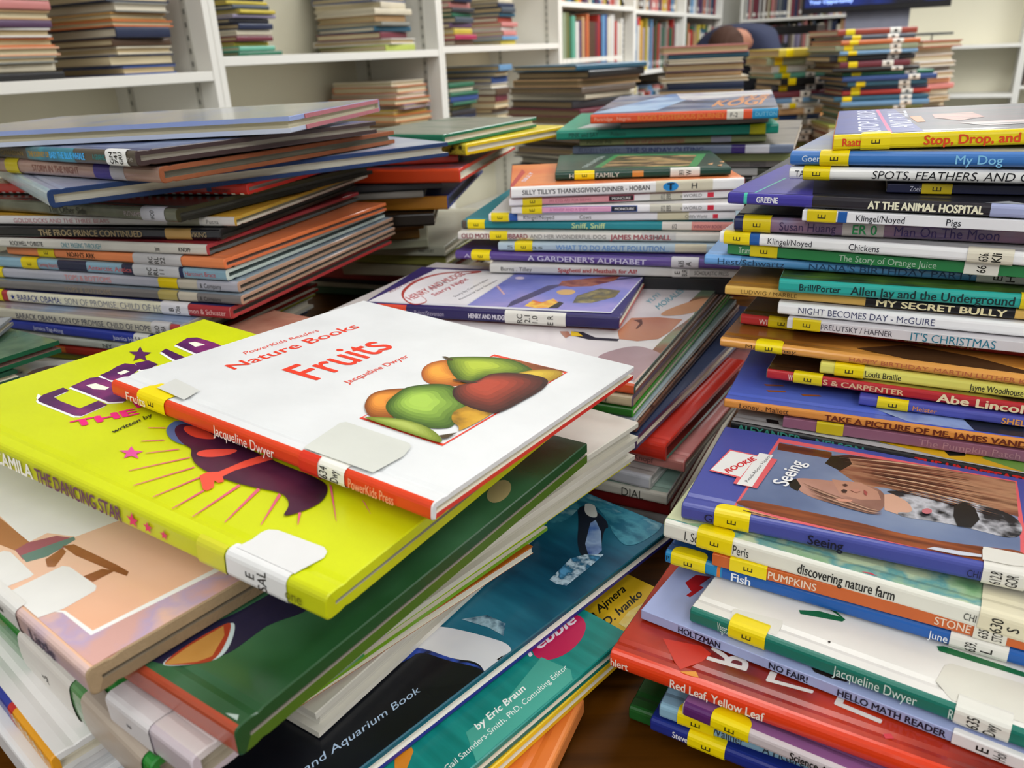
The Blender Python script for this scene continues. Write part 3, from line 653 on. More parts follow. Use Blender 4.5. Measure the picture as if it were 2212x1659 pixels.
b.sticker(1486, 1566, lines=['E'])
b.done('dark blue book near the bottom of the front right pile', G2)
hh = STACK['h']; pass
b = bk((1358, 1526), (1440, 1556), l1=.2, l2=.15, t=max(.0035, .2950-hh), front='154a1c', spine='1a5a22', name='picture_book')
b.done('dark green book lying on the wood table at the foot of the front right pile', G2)
# ================================================================== right back pile (spines face the lens)
G3 = 'books in the tall right pile'
YS = dict(lines=['E'])
def LBL(b, x0, x1, lines=(), c='e8e5da', over=.002): b.sticker(x0, x1, c, 'call_number_label', list(lines), over=over, r=.001)
b = bk((1799.7, 292), (2212, 278), l1=.23, l2=.16, h=.048, t=.0078, dP=-.0026, front=art(('14141c', '2a2a34', '4a2c34', '1c1c2c'), 10, stretch=(1, 4, 1)), spine='f0d80c', etop='e89060', name='picture_book')
C4b = lambda pts: q3(pts, 3.6867, 1612, 0)
b.G(C4b([(680, 1070), (700, 860), (1180, 870), (1420, 1050)]), art(('24286c', '2c3a90', '40407c'), 14))
b.G(C4b([(1030, 875), (1055, 875), (1170, 1065), (1140, 1065)]), 'e0287c')
b.G(C4b([(1300, 930), (1390, 925), (1430, 970), (1360, 975)]), 'd08030')
b.G(C4b([(1480, 910), (1800, 895), (1900, 930), (1700, 960), (1500, 940)]), art(('a06058', 'c88878', '30202a'), 25, stretch=(1, 4, 1)))
b.G(C4b([(1700, 980), (2212, 950), (2212, 985), (1900, 1000)]), art(('b07068', 'c8c0c0', '402830'), 25, stretch=(1, 4, 1)))
b.T('STOP, DROP,', C4b([(1075, 1050)])[0], C4b([(1020, 880)])[0], C4b([(890, 1050)])[0], 'd8dcf0', bold=-.01)
b.T('AND ROLL', C4b([(1340, 1020)])[0], C4b([(1270, 885)])[0], C4b([(1150, 1020)])[0], 'd8dcf0', bold=-.01)
b.S('Raatma', 1820, 1880, 'e04818', .5, .03); b.S('Stop, Drop, and Roll', 1996, 2270, 'e04818', .58, .03)
b.sticker(1860, 1924, **YS)
b.done('yellow spined book with dark photo cover, topmost of the tall right pile', G3)
b = bk((1707, 327), (2212, 329), l1=.26, l2=.20, h=.0568, b=357, dP=-.0019, front=art(('7888b8', 'a8a898', '8890b0'), 10), spine='3a78c4', etop='5a90d0', rnd=.001, name='picture_book')
b.S('Goer', 1733, 1772, 'd8e8f8', .42, .01); b.S('My Dog', 2065, 2168, '88ccf4', .58, .01)
b.sticker(1771, 1834, **YS)
b.done('blue dog book with light blue title, second in the tall right pile', G3)
b = bk((1705, 361), (2212, 368), l1=.24, l2=.19, b=388, dP=-.0015, front='e8e6e2', spine=('f8f7f4', 'film'), rnd=.0008, name='picture_book')
b.S('TA', 1718, 1738, '2a2a34', .5, 0); b.S('SPOTS, FEATHERS, AND CURLY TAILS', 1884, 2400, '14141c', .62, .0, .15)
b.sticker(1735, 1793, **YS)
b.done('white spined book with black slanted title in the tall right pile', G3)
b = bk((1917, 397), (2212, 402), l1=.2, l2=.15, t=.0045, front='14142a', spine='14183c', name='early_reader_book', soft=True)
b.S('Zoehfeld', 1966, 2008, 'c8c8d8', .6, 0); b.sticker(1991, 2057, over=.001, c='c8b010', **YS)
b.done('thin dark navy book set back under the white spotted title', G3)
b = bk((1572, 416), (2212, 444), l1=.235, l2=.17, t=.0062, front=art(('14141c', '24242c', '3a3430'), 12), spine='28242c', ebot='4a40a0', etop='3a3490', name='early_reader_book')
b.G([(1560, 420), (1700, 355), (1760, 375), (1755, 424)], '4038a0')
b.G([(1622, 420), (1626, 420), (1700, 385), (1695, 385)], '50c8b0')
b.G([(2090, 440), (2180, 435), (2212, 440), (2212, 452), (2130, 452)], 'c0c4cc')
b.band(1566, 1755, '40389c'); b.band(1607, 1614, '48c8b0'); b.band(2140, 2230, 'a8b0d8')
b.S('GREENE', 1634, 1681, 'e8e8f0', .5, .04); b.S('AT THE ANIMAL HOSPITAL', 1875, 2126, 'f0ecd0', .62, .05)
b.done('purple and black animal book with a chewed left corner', G3)
b = bk((1734, 454), (2212, 476), l1=.2, l2=.15, t=.0056, front='20202c', spine='f0f0f4', name='early_reader_book', soft=True)
b.band(1810, 1830, '1c5aa8'); b.S('Klingel/Noyed', 1850, 1955, '2a2a34', .6, 0); b.S('Pigs', 2045, 2077, '2a2a34', .6, 0)
b.sticker(1744, 1807, over=.001, c='dcc408', **YS)
b.done('white spined farm animal book tucked under the purple and black book', G3)
b = bk((1586, 468), (2212, 493), l1=.24, l2=.18, t=.0085, front=('1c1c2c', 'film'), spine=art(('6a5878', '8a6a80', '7078a0'), 25, 'film'), etop='1c2040', rnd=.001, name='picture_book')
b.band(1586, 1604, '202a58'); b.band(1820, 1910, 'c0b8b4')
b.S('Susan Huang', 1684, 1806, '3a2a50', .55, 0); b.S('Man On The Moon', 1933, 2160, '3a2a60', .6, 0); b.S('ER 0', 1842, 1895, '2a8a50', .6, .02)
b.sticker(1605, 1665, over=.003, c='dcc408', **YS)
b.done('mauve plastic covered book above the white chickens book', G3)
b = bk((1554, 500), (2096, 538), l1=.215, l2=.16, b=525, front='c8c8c8', spine='f8f8fa', etop='e0e0e4', name='early_reader_book')
b.band(1620, 1641, '1c5aa8'); b.S('Klingel/Noyed', 1659, 1754, '2a2a34', .5, 0); b.S('Chickens', 1834, 1900, '2a2a34', .52, 0)
b.sticker(1564, 1620, over=.0015, **YS); LBL(b, 2090, 2190, ['636.', 'Kli'], 'e6e0cc')
b.done('white spined chickens book crossing above the green orange juice book', G3)
b = bk((1572, 527), (2084, 566), l1=.21, l2=.16, t=.0058, front='2a7a44', spine='2c8048', name='early_reader_book', soft=True)
b.S('Trum', 1596, 1621, 'c8dccc', .6, 0); b.S('The Story of Orange Juice', 1812, 2024, 'b0c8b4', .6, 0)
b.sticker(1621, 1680, over=.001, c='d8c408', **YS); LBL(b, 2083, 2158, ['66'])
b.done('green spined orange juice book under the white chickens book', G3)
b = bk((1521, 551), (2212, 592), l1=.262, l2=.2, b=572, front='7aa8dc', spine=('4a86b8', 'film'), etop='4a84b8', rnd=.001, name='picture_book')
b.band(1519, 1600, '6aa4e0'); b.S('Hest/Schwartz', 1551, 1695, '1c3c5c', .62, 0); b.S('NANA\'S BIRTHDAY PARTY', 1748, 2106, '1c4468', .62, 0)
LBL(b, 2110, 2230, ['E', 'H'], 'c0c0be')
b.done('long sky blue birthday book in the middle of the tall right pile', G3)
b = bk((1683, 603), (2196, 636), l1=.175, l2=.14, b=631, front=art(('1c3018', '4a6a24', '14200c'), 25), spine='2aaaa0', etop='40a090', name='early_reader_book')
b.S('Brill/Porter', 1727, 1817, '143434', .5, .02); b.S('Allen Jay and the Underground', 1838, 2193, '143434', .62, .02)
b.sticker(2205, 2240, over=.001, c='e0cc10')
b.done('turquoise spined book with leafy dark cover in the tall right pile', G3)
b = bk((1566, 617), (2193, 668), l1=.215, l2=.17, b=636, front=art(('a87428', 'c8923c', '8a5a20'), 8), spine='e0b45c', name='picture_book')
b.band(1870, 2193, '18161a'); b.S('LUDWIG / MARBLE', 1601, 1722, '7a5c28', .45, 0); b.S('MY SECRET BULLY', 1893, 2176, 'f4e8b8', .66, .03)
b.done('golden tan book with a black title block on its spine', G3)
b = bk((1681, 653), (2212, 700), l1=.2, l2=.16, b=679, front='d8d8dc', spine='f8f8fb', name='picture_book')
b.S('NIGHT BECOMES DAY - McGUIRE', 1725, 2020, '4a4e70', .52, 0)
b.done('white spined book with thin grey blue capitals in the tall right pile', G3)
b = bk((1701, 688), (2212, 740), l1=.18, l2=.14, t=.0056, front='d0ccd4', spine='dcd8dc', name='early_reader_book', soft=True)
b.S('PRELUTSKY / HAFNER', 1774, 1928, '4a4650', .56, 0); b.S('IT\'S CHRISTMAS', 1968, 2152, '2a7c94', .78, 0)
b.sticker(1713, 1773, over=.001, c='dcc408', **YS)
b.done('pale christmas book with teal title in the tall right pile', G3)
b = bk((1599, 679), (2212, 748), l1=.22, l2=.16, t=.006, front=art(('2a2010', '5a4a18', '1c180c'), 18), spine='8a1c1c', etop='a89820', name='early_reader_book')
b.band(1599, 1660, 'c03434'); b.S('WI', 1640, 1658, 'e8c8c0', .5, .02); b.S('Abe Lincoln', 1936, 2115, 'a87c50', .6, .02)
b.sticker(1660, 1716, over=.001, c='dcc408', **YS)
b.done('dark red presidential picture book directly above the orange birthday book', G3)
b = bk((1555, 730), (2212, 812), l1=.225, l2=.175, b=750, front=art(('c88838', 'e09c48', '8a5820'), 7, 'film'), spine=('e4a04c', 'film'), rnd=.0012, name='picture_book')
b.G([(1850, 752), (1960, 745), (2100, 770), (2212, 800), (2212, 808), (2000, 785)], '50341c')
b.S('Mar   nkney', 1611, 1720, '4a3418', .38, 0); b.S('HAPPY BIRTHDAY, MARTIN LUTHER KING', 1835, 2260, 'c06a40', .42, 0)
b.sticker(1632, 1690, **YS)
b.done('light orange glossy birthday book with dark shape on its cover', G3)
b = bk((1772, 782), (2212, 836), l1=.17, l2=.14, b=807, front='e0dc6c', spine='e8e26c', name='early_reader_book')
b.S('Louis Braille', 1869, 1947, '2a2a20', .48, .01); b.S('Jayne Woodhouse', 2095, 2212, '2a2a20', .5, .01)
b.sticker(1803, 1866, over=.001, **YS)
b.done('pale yellow spined biography in the tall right pile', G3)
b = bk((1656, 798), (2212, 873), l1=.19, l2=.15, b=818, front=art(('3a1c14', '4a3018', 'd8c858'), 12), spine='b8242c', etop='a0906c', name='early_reader_book')
b.S('W', 1703, 1713, 'e8c8c0', .6, .02); b.S('S & CARPENTER', 1778, 1953, 'e0b890', .52, .03); b.S('Abe Lincoln', 2024, 2235, 'f0dcb0', .8, .03)
b.sticker(1714, 1776, over=.002, c='e8d008', **YS)
b.done('bright red presidential picture book between the yellow and blue spines', G3)
b = bk((1856, 856), (2212, 904), l1=.15, l2=.13, b=875, front='4c50b0', spine='5054ac', name='early_reader_book')
b.S('Meister', 1972, 2025, 'd88c50', .5, .01); b.S('SHELLS', 2164, 2240, 'e8a050', .6, .03)
b.sticker(1895, 1962, over=.001, c='e8d008', **YS)
b.done('short periwinkle book sitting on the orange spined picture book', G3)
b = bk((1564, 862), (2212, 950), l1=.2, l2=.16, b=880, front=art(('3a48b0', '4a5cc8', '5a70d0'), 7), spine='dc9040', name='picture_book')
b.G([(1880, 880), (1980, 870), (2080, 895), (2110, 935), (2000, 925)], art(('5a6ab8', '9ab0e0', '7080b8'), 30))
b.G([(2080, 905), (2212, 915), (2212, 945), (2110, 935)], '20242e')
for x, y in ((1650, 830), (1655, 843), (1730, 852)): b.G([(x, y), (x+40, y+2), (x+45, y+5), (x+5, y+4)], 'a86030')
b.S('Loney . Mallett', 1598, 1704, '5a3418', .55, .01); b.S('TAKE A PICTURE OF ME, JAMES VANDERZEE', 1781, 2300, '6a2c14', .6, .04)
b.done('orange spined book with a vivid blue cover above the mauve pumpkin book', G3)
b = bk((1692, 902), (2212, 975), l1=.17, l2=.14, t=.0058, front='c0bcb8', spine='8a5a70', name='early_reader_book', soft=True)
b.S('The Pumpkin Patch', 1985, 2205, 'a87c88', .6, 0); b.sticker(1764, 1822, over=.001, c='c8b410')
b.done('thin mauve pumpkin patch book under the orange spined book', G3)
b = bk((1578, 910), (2212, 1026), l1=.2, l2=.12, b=931, front=art(('a8a8ac', 'b8b8b8', 'a0a0a4'), 6), spine='14161a', back='8a7a40', name='picture_book')
b.G([(1900, 955), (1915, 925), (2200, 985), (2212, 1030)], 'd8a814'); b.G([(2030, 965), (2060, 950), (2090, 965), (2085, 985), (2050, 985)], '1c1a18'); b.G([(2120, 990), (2160, 970), (2212, 985), (2212, 1020)], '6a9440')
for x, y in ((1655, 905), (1735, 918), (1760, 925)): b.G([(x, y), (x+26, y+4), (x+28, y+12), (x+2, y+8)], '1c1c20')
b.S('ALEXANDER', 1593, 1731, '3a8a78', .7, .03); b.S('NELSON', 1762, 1866, '3a8a78', .7, .03); b.S('THE UNDEFEATED', 1975, 2250, 'd82818', .7, .05)
b.done('black spined book with teal letters right behind the blue photo book', G3)
hh = STACK['h']
b = bk((1600, 935), (2212, 1046), l1=.2, l2=.12, t=.012, h=hh, front='6a7a3c', spine='5a6a34', name='picture_book')
b.done('olive book low in the tall right pile behind the blue photo book', G3)
for k, c in enumerate(('3a3a40', '503028', '28382c')):
    b = bk((1615+k*4, 950+k*8), (2212, 1062+k*8), l1=.2, l2=.13, t=min(.015, .2950-STACK['h']-.001) if k < 2 else max(.004, .2950-STACK['h']), front=c, name='picture_book')
    b.done(['charcoal book', 'brown book', 'dark green book'][k]+' at the hidden foot of the tall right pile', G3)
# ================================================================== left pile
G4 = 'books in the left pile'
C6a = lambda x, y: (500+x/4.0218, 200+y/4.0218)
C5a = lambda x, y: (x/4.0218, 200+y/4.0218)
C7 = lambda x, y: (x/4.0218, 480+y/4.0218)
b = bk((624, 251), (0, 284), l1=.31, l2=.19, h=.0325, t=.0105, dP=.0036, side=-1, sp='b', front=art(('98a4c0', 'a8a89c', 'b8b8b0', '8898b8'), 12, 'film', stretch=(3, 1, 1)), spine=('8ca0cc', 'film'), etop=('8c9ccc', 'film'), ebot=('b8c0d4', 'film'), back=('b8c0d4', 'film'), pages='cfc8b0', name='picture_book')
mb = MB(); e = b.b
for z0 in (.0002, b.t-.0032):       # folded cloth turn-ins at the head of the boards
    mb.box((-b.L/2-.0004, -.01, z0+.0015), (.0008, b.W-.03, .0028), ('a8646c', 'cloth')); 
mb.build('cloth_edge', b.root)
b.band(-200, 30, '9cb4e0')
b.done('pale lilac plastic covered book with rose cloth ends, topmost of the left pile', G4)
b = bk(C5a(1165, 508), C5a(0, 462), l1=.235, l2=.20, h=.0452, t=.0092, dP=.0024, side=-1, front=art(('5a6a90', '3c4c80', '8a9cc0'), 20, 'film'), spine='50463c', etop='3a2a2a', ebot='3a2828', back='3a2828', pages='b8b0a4', name='picture_book')
b.band(58, 160, art(('2a6a84', '3a8c9c', '504a40'), 30)); b.S('AND CANADIAN', -20, 50, '8a7444', .35, .03); b.S('THE JOURNEY OF', 62, 106, 'b08830', .38, .04); b.S('BABY THE BLUE WHALE', 107, 183, '48b0f0', .45, .05); b.S('A GRAPHIC', 200, 228, '2a8c8c', .35, .02); b.S('ne', 275, 287, '9a948c', .35, .01)
b.sticker(230, 275, 'f0f0f0', 'call_number_label', ['GN', '741', 'GRU'], over=.002, r=.001, hf=.8, bold=.03)
b.done('dark brown whale book with a white call number label in the left pile', G4)
b = bk(C5a(1372, 648), C5a(50, 575), l1=.245, l2=.225, h=.0562, t=.0102, side=-1, front=('8a6454', 'film'), spine=('9c7c70', 'film'), etop=('8a4c2c', 'cloth'), ebot=('8c5030', 'cloth'), back=('8a4c2c', 'cloth'), pages='7a7464', rnd=.001, name='picture_book')
b.S('STORM IN THE NIGHT', 70, 170, '7a4a40', .45, 0); b.band(202, 238, '3c2c7c'); b.band(238, 268, 'a8a4ac')
b.sticker(12, 40, 'c8b410', over=.001)
b.done('dusty pink spined book with rust cloth edges in the left pile', G4)
b = bk((98, 411), (967, 307), l1=None, l2=.24, t=.0115, front=art(('b8c4dc', 'a8b4d4', 'c8d4e4'), 8, 'film'), sp='c', spine=('b8d0dc', 'film'), etop=('1c3460', 'cloth'), ebot=('1c3460', 'cloth'), back=('c8d0d8', 'film'), pages='c8c4b8', rnd=.001, board=.0032, name='picture_book')
b.done('large pale blue book with thick navy cloth edges jutting from the left pile', G4)
b = bk(C5a(2140, 795), C5a(0, 790), l1=.255, l2=.22, t=.0078, side=-1, front=art(('c83a28', 'e0a060', 'd84830'), 8, 'film'), spine=('c8342c', 'film'), etop='c82a20', ebot='c82c22', back='e8e0dc', pages='b8a89c', name='picture_book')
u = -b.L/2
for k in range(34): b.strip(b.mb, u+.004+k*.0074, u+.0072+k*.0074, -b.s_top, -b.s_top*.52, 'eeeae6', b.off()*.2+.0001)
b.S('Miss', 57, 84, 'f0d8d4', .42, .01); b.S('Harcourt', 462, 498, '3a1414', .4, .0); b.band(448, 458, '1c4a80', -.3, .3)
b.done('red spined book with a white striped lower edge in the left pile', G4)
b = bk(C5a(1520, 1015), C5a(0, 930), l1=.24, l2=.23, t=.0094, side=-1, front=('383830', 'film'), spine=art(('4a4a3c', '6a6c5c', '5a5a4c'), 20, 'film'), etop=('3a3820', 'cloth'), ebot=('24241c', 'cloth'), back=('24241c', 'cloth'), pages='5a5850', rnd=.001, name='picture_book')
b.S('The Other Side', 105, 186, '2a2a28', .5, 0); b.S('PUTNAMS', 268, 304, 'b8a8b0', .35, .0)
b.sticker(305, 356, 'b4b4be', 'call_number_label', ['WOO'], over=.002, r=.001)
b.done('olive grey book with plastic jacket above the white fairy tale spine', G4)
b = bk(C5a(2035, 1085), C5a(0, 1072), l1=.27, l2=.23, t=.0064, side=-1, front='c89830', spine=('c8c4c4', 'film'), etop=('b08a2c', 'cloth'), ebot=('c8c0b0', 'film'), back='c8c0b0', pages='b0a890', name='picture_book')
b.band(360, 430, '8a8878'); b.band(437, 475, 'c4c0bc'); b.S('GOLDILOCKS AND THE THREE BEARS', 30, 236, 'a8646c', .5, 0); b.S('Putna', 446, 472, '3a3a3a', .45, 0)
b.done('white spined fairy tale book with pale red capitals above the black frog book', G4)
b = bk(C5a(1905, 1190), C5a(0, 1165), l1=.255, l2=.22, t=.0078, side=-1, front='1c1c20', spine=('14141a', 'film'), etop='1c1c1e', ebot='24241f', pages='4a4a44', name='picture_book')
b.S('THE FROG PRINCE CONTINUED', 84, 307, 'a08c68', .58, .02); b.S('VIKING', 412, 446, 'a08c68', .45, .0); b.band(357, 413, 'b08c50')
b.done('black spined frog book with gold capitals and a tan label', G4)
b = bk(C5a(1790, 1325), C5a(70, 1262), l1=.225, l2=.22, t=.0076, side=-1, front='8c2a30', spine='c8c4bc', etop='9c3038', ebot='4a5a5c', back='4a5a5c', pages='5c4438', name='picture_book')
b.S('ROCKWELL * CHRISTIE', 22, 93, '3a3a3a', .45, .02); b.S('ONLY PASSING THROUGH', 132, 218, '4a8a98', .5, .01); b.S('KNOPF', 386, 412, '2a2a2a', .4, .02); b.S('Journey', 335, 345, '3a3a3a', .4)
b.done('off white spined book with handwritten style titles under the black frog book', G4)
b = bk(C7(1940, 325), C7(235, 215), l1=.215, l2=.22, t=.0072, side=-1, front='d87848', spine='e08452', etop='dc7440', ebot='d87040', pages='8c6a5c', name='picture_book')
b.S('NOAH\'S ARK', 145, 205, '2a1c14', .5, .02); b.sticker(83, 118, 'dcc40c', over=.002, **YS); LBL(b, 288, 392, ['RC', 'RL', '22'], 'bcbabc')
b.done('orange ark book with a yellow sticker in the left pile', G4)
b = bk(C7(1960, 415), C7(50, 305), l1=.235, l2=.23, t=.0082, side=-1, front='a8b4ac', spine=('84a8bc', 'film'), etop='c0ccc4', ebot='b8c4bc', pages='5a6a68', name='picture_book')
b.band(125, 187, '2a2c44'); b.band(264, 290, '2a2c44'); b.band(388, 396, '20284c'); b.S('Surviving Antarctic', 85, 125, 'b86868', .4); b.S('Antarctic Antics', 190, 284, 'c05858', .42); b.S('Harcourt Brace', 400, 466, 'b05c64', .4)
b.sticker(47, 82, 'dcc40c', over=.002, **YS); LBL(b, 288, 388, ['RC', 'RL', '11'], 'c0c0c4')
b.done('icy blue book with dark blocks on its spine in the left pile', G4)
for k, (o, p, bb, c1, nm) in enumerate(((C7(2062, 525), C7(0, 400), 634, ('a8a8b4', 'film'), 'pale grey garden book with coral title, upper of two twins'), (C7(2092, 645), C7(0, 508), 659, ('706c6c', 'film'), 'dim grey garden book, lower of two twins, above the cream biography'))):
    b = bk(o, p, l1=.25, l2=.235, t=.0076 if k == 0 else .0066, side=-1, front=('8c9ca8', 'film'), spine=c1, etop='b08c74', ebot='a88870', back='a88870', pages='6a6258', name='picture_book')
    b.S('TOPS & BOTTOMS', 140, 240, ('c87c78', '8c7c68')[k], .55, .0); b.S('& Company', 432, 478, '3a3a3a', .45, 0); b.band(386, 426, 'b8b0a0')
    b.sticker(343, 384, ('d8bc08', 'a89858')[k], over=.001)
    if k == 0: b.sticker(-20, 7, 'e0c808', over=.001)
    b.done(nm, G4)
b = bk(C7(1995, 745), C7(70, 600), l1=.245, l2=.24, t=.0086, side=-1, front='2c3060', spine=('d8d4bc', 'film'), etop='a82c2c', ebot='b03030', back='a02c2c', pages='6a5c54', name='picture_book')
b.band(-40, 17, 'a83a3c'); b.band(407, 500, 'a02c34')
b.S('BARACK OBAMA:', 38, 132, '2c3a80', .58, .0); b.S('SON OF PROMISE, CHILD OF HOPE', 140, 370, '8a8c94', .58, -.005); b.S('Simon & Schuster', 400, 488, 'dcb8b4', .45, 0)
u = b.u_of(28); o = b.off(); b.mb.add([b.surf(u+(.0026 if k % 2 == 0 else .0011)*math.cos(math.pi/2+k*math.pi/5), (.0026 if k % 2 == 0 else .0011)*math.sin(math.pi/2+k*math.pi/5), o) for k in range(10)], [list(range(10))], '2c3a80')
b.sticker(-30, 6, 'e0cc10', over=.001); LBL(b, 349, 408, ['B', 'Oba'], 'd0ced4')
b.done('cream spined biography with a blue star and dark red end, upper of two twins', G4)
b = bk(C7(1560, 900), C7(92, 758), l1=.22, l2=.22, t=.0086, side=-1, front=art(('5a70a0', '8898b0', 'a08070'), 9, 'film'), spine=('b8b4a4', 'film'), etop='a8a8a0', name='picture_book')
b.band(369, 400, 'a83a3c'); b.S('BARACK OBAMA: SON OF PROMISE, CHILD OF HOPE', 35, 325, '4a4c5c', .5, .0)
LBL(b, 328, 368, ['BIO', 'OBA'], 'c0bec0')
b.done('greyer cream biography, lower of two twins, just behind the lime green book', G4)
b = bk((320, 727), (52, 695), l1=.18, l2=.17, t=.0076, side=-1, front='28368c', spine='2a3890', etop='3a48a0', name='picture_book')
b.S('Jamaica Tag-Along', 72, 136, 'c8cce0', .42, 0); b.S('Juanita Havill', 244, 302, 'c8cce0', .42, 0); LBL(b, 290, 345, ['RC', 'RL'], 'c8c8c4')
b.done('navy blue spined book under the two cream biographies', G4)
b = bk((330, 749), (8, 716), l1=.22, l2=.2, t=.0062, side=-1, front='8a8c80', spine=art(('8c9088', 'a0a49c', '707870'), 30, 'film'), name='picture_book')
b.S('NY .', 222, 250, '3a4440', .5); b.done('mottled grey book below the navy blue spine in the left pile', G4)
b = bk((340, 770), (90, 740), l1=.22, l2=.2, t=.0075, side=-1, front='8c2014', spine='8c1c10', name='picture_book')
b.band(122, 142, 'b05818', -.5, .5); b.done('dark red book near the foot of the left pile', G4)
b = bk((345, 786), (80, 755), l1=.22, l2=.2, t=.0058, side=-1, front='8a8420', spine='8c8a1c', name='picture_book')
b.done('olive yellow book near the foot of the left pile', G4)
for k, c in enumerate(('d0ccc0', '2c3c5c', 'a0402c', '3c5040', '50383c', '8c8c84')):
    r = .2950-STACK['h']
    if r < .006: break
    b = bk((350+k*3, 800+k*8), (60, 768+k*8), l1=.22, l2=.2, t=r if r < .020 else .0125, side=-1, front=c, name='picture_book')
    b.done(['white', 'slate blue', 'brick red', 'dull green', 'maroon', 'grey'][k]+' book in the hidden lower part of the left pile', G4)
# ================================================================== middle pile
G5 = 'books in the middle pile'
D3 = lambda x, y: (960+x/3.352, 400+y/3.352)
D2 = lambda x, y: (1080+x/3.95, 160+y/3.95)
b = bk((1199, 373), (1580, 361), l2=.115, h=.0925, t=.0062, front=art(('1c3a30', '24463a', '2c5040'), 14), spine='1c4438', etop='24483c', name='picture_book')
b.G(D2(0, 0) and [D2(800, 800), D2(980, 690), D2(1760, 680), D2(1680, 790)], '3c8c50')
b.G([D2(860, 798), D2(1010, 700), D2(1680, 690), D2(1610, 785)], art(('6a6a40', 'b89868', '2c2c20', '5a5c34'), 30, stretch=(1, 3, 1)))
for x, y in ((1870, 750), (1850, 780), (1930, 690), (1770, 770)): b.G([D2(x, y), D2(x+50, y-12), D2(x+40, y+6)], 'd0a070')
b.T('ONE NATION', D2(740, 800), D2(900, 705), D2(690, 800), 'b8c8c0')
b.S('H', 1230, 1239, 'd8dcd0', .55); b.S('FAMILY', 1287, 1338, 'd8dcd0', .58, 0); b.band(1366, 1390, 'd89040', -.5, .6)
b.sticker(1241, 1284, over=.002, **YS); LBL(b, 1448, 1512, ['599.74', 'W'], 'e4e2da')
b.done('dark green family book with a paw print spine, topmost of the middle pile', G5)
b = bk((1102, 405), (1610, 384), l2=.135, t=.0088, front=art(('d87040', 'e08850', 'c86038'), 10), spine='f2f0ee', back='a82c40', ebot='a83040', etop='c84048', name='picture_book')
b.G([(1095, 410), (1110, 402), (1135, 372), (1128, 366)], 'b8283c')
b.T('SILLY', D2(215, 920), D2(290, 840), D2(180, 918), 'dcc8d0', bold=.04)
b.S('SILLY TILLY\'S THANKSGIVING DINNER - HOBAN', 1128, 1404, '3a3a40', .42, .02)
b.band(1417, 1540, 'd8d0b8'); o = b.off(); u = b.u_of(1449)
b.mb.add([(u+.0062*math.cos(a*math.pi/12), -b.W/2-o-.00002, b.t/2+.0036*math.sin(a*math.pi/12)) for a in range(24)], [list(range(24))], '2c8cd0')
b.S('T', 1441, 1457, '14181c', .6, .05); b.S('H', 1494, 1506, '3a3a3a', .5)
b.done('white spined thanksgiving book with an orange cover and blue round sticker', G5)
for k, (L, R, tx, lc) in enumerate((((1099, 429), (1584, 410), 'MY EYES ARE FOR SEEING', 'c0305c'), ((1104, 446), (1586, 439), 'A WHISP AND A SNIFF', '3c5ca8'))):
    b = bk(L, R, l1=.185, l2=.15, t=.0063, front='e0dedc', spine='f4f2f4', name='early_reader_book')
    b.band(1170, (1370, 1377)[k], lc, -.6, .6); b.band(1171, (1315, 1320)[k], 'e8a0a8' if k == 0 else 'e8a8c8', -.5, .5); b.band((1316, 1321)[k], (1368, 1375)[k], '24181c' if k == 0 else '141c2c', -.45, .45)
    b.S(tx, 1187, (1277, 1270)[k], 'b86878' if k == 0 else 'c87ca8', .35, .01); b.S('MONCURE', (1322, 1328)[k], (1362, 1370)[k], 'e8e4e4', .3, .02)
    b.band(1404, 1474, 'd4d0c0'); b.S('612', 1428, 1436, '3a3a3a', .7, .01); b.S('BEL', 1440, 1450, '3a3a3a', .7, .01); b.S('s WORLD', 1470, 1516, '6a6a6c', .4, 0)
    b.band(1528, 1542, 'e03048', -.45, .45); b.sticker((1129, 1128)[k], (1171, 1171)[k], over=.001, **YS)
    b.done(('white spined book with a pink stripe, upper of the two striped pink ones', 'white spined book with a pink stripe and blue outline, lower of the two striped ones')[k], G5)
b = bk((1055, 462), (1583, 458), l1=.20, l2=.15, t=.0064, front='dcdad8', spine='f4f2f6', name='early_reader_book')
b.band(1100, 1118, '2c5cb0'); b.S('Klingel/Noyed', 1131, 1197, '4a4a4c', .5, 0); b.S('Cows', 1252, 1277, '4a4a4c', .5, 0); b.band(1420, 1488, 'dcd4b4'); b.S("Child's World", 1480, 1527, '6a6a6a', .4, 0); b.band(1540, 1551, 'e03048', -.4, .4)
b.sticker(1061, 1099, over=.001, **YS); b.done('white spined cows book above the turquoise one in the middle pile', G5)
b = bk((996, 477), (1583, 481), l1=.225, l2=.17, t=.0066, front='2a8490', spine='2a8c98', name='picture_book')
b.band(994, 1008, '5c5048'); b.S('Sniff, Sniff', 1235, 1308, 'c8dca0', .66, .02); b.band(1430, 1494, 'e0d8d0'); b.band(1494, 1600, 'e0948c'); b.S('WINDOW BOOK', 1498, 1560, '9c5c68', .4, .02); b.S('612', 1452, 1462, '2a2a2a', .6, .02)
b.sticker(1010, 1047, over=.002, **YS); b.done('turquoise spined book with a pale yellow title in the middle pile', G5)
b = bk((988, 501), (1556, 505), l1=.225, l2=.17, t=.0066, front='dcd8d0', spine='dedad2', name='picture_book')
b.S('OLD MOTHER HUBBARD', 997, 1140, '8c4450', .6, .03); b.S('AND HER WONDERFUL DOG', 1145, 1309, '7c7874', .5, 0); b.S('JAMES MARSHALL', 1318, 1450, 'a85058', .6, .03); b.S('398.8', 1404, 1435, '5a5a5c', .4)
b.band(1386, 1460, 'cccac8'); b.sticker(1058, 1096, over=.001, **YS)
b.done('cream spined nursery rhyme book with red letters in the middle pile', G5)
b = bk((1075, 524), (1521, 529), l1=.20, l2=.16, t=.0070, front='a8bcc8', spine='b4c8d4', name='picture_book')
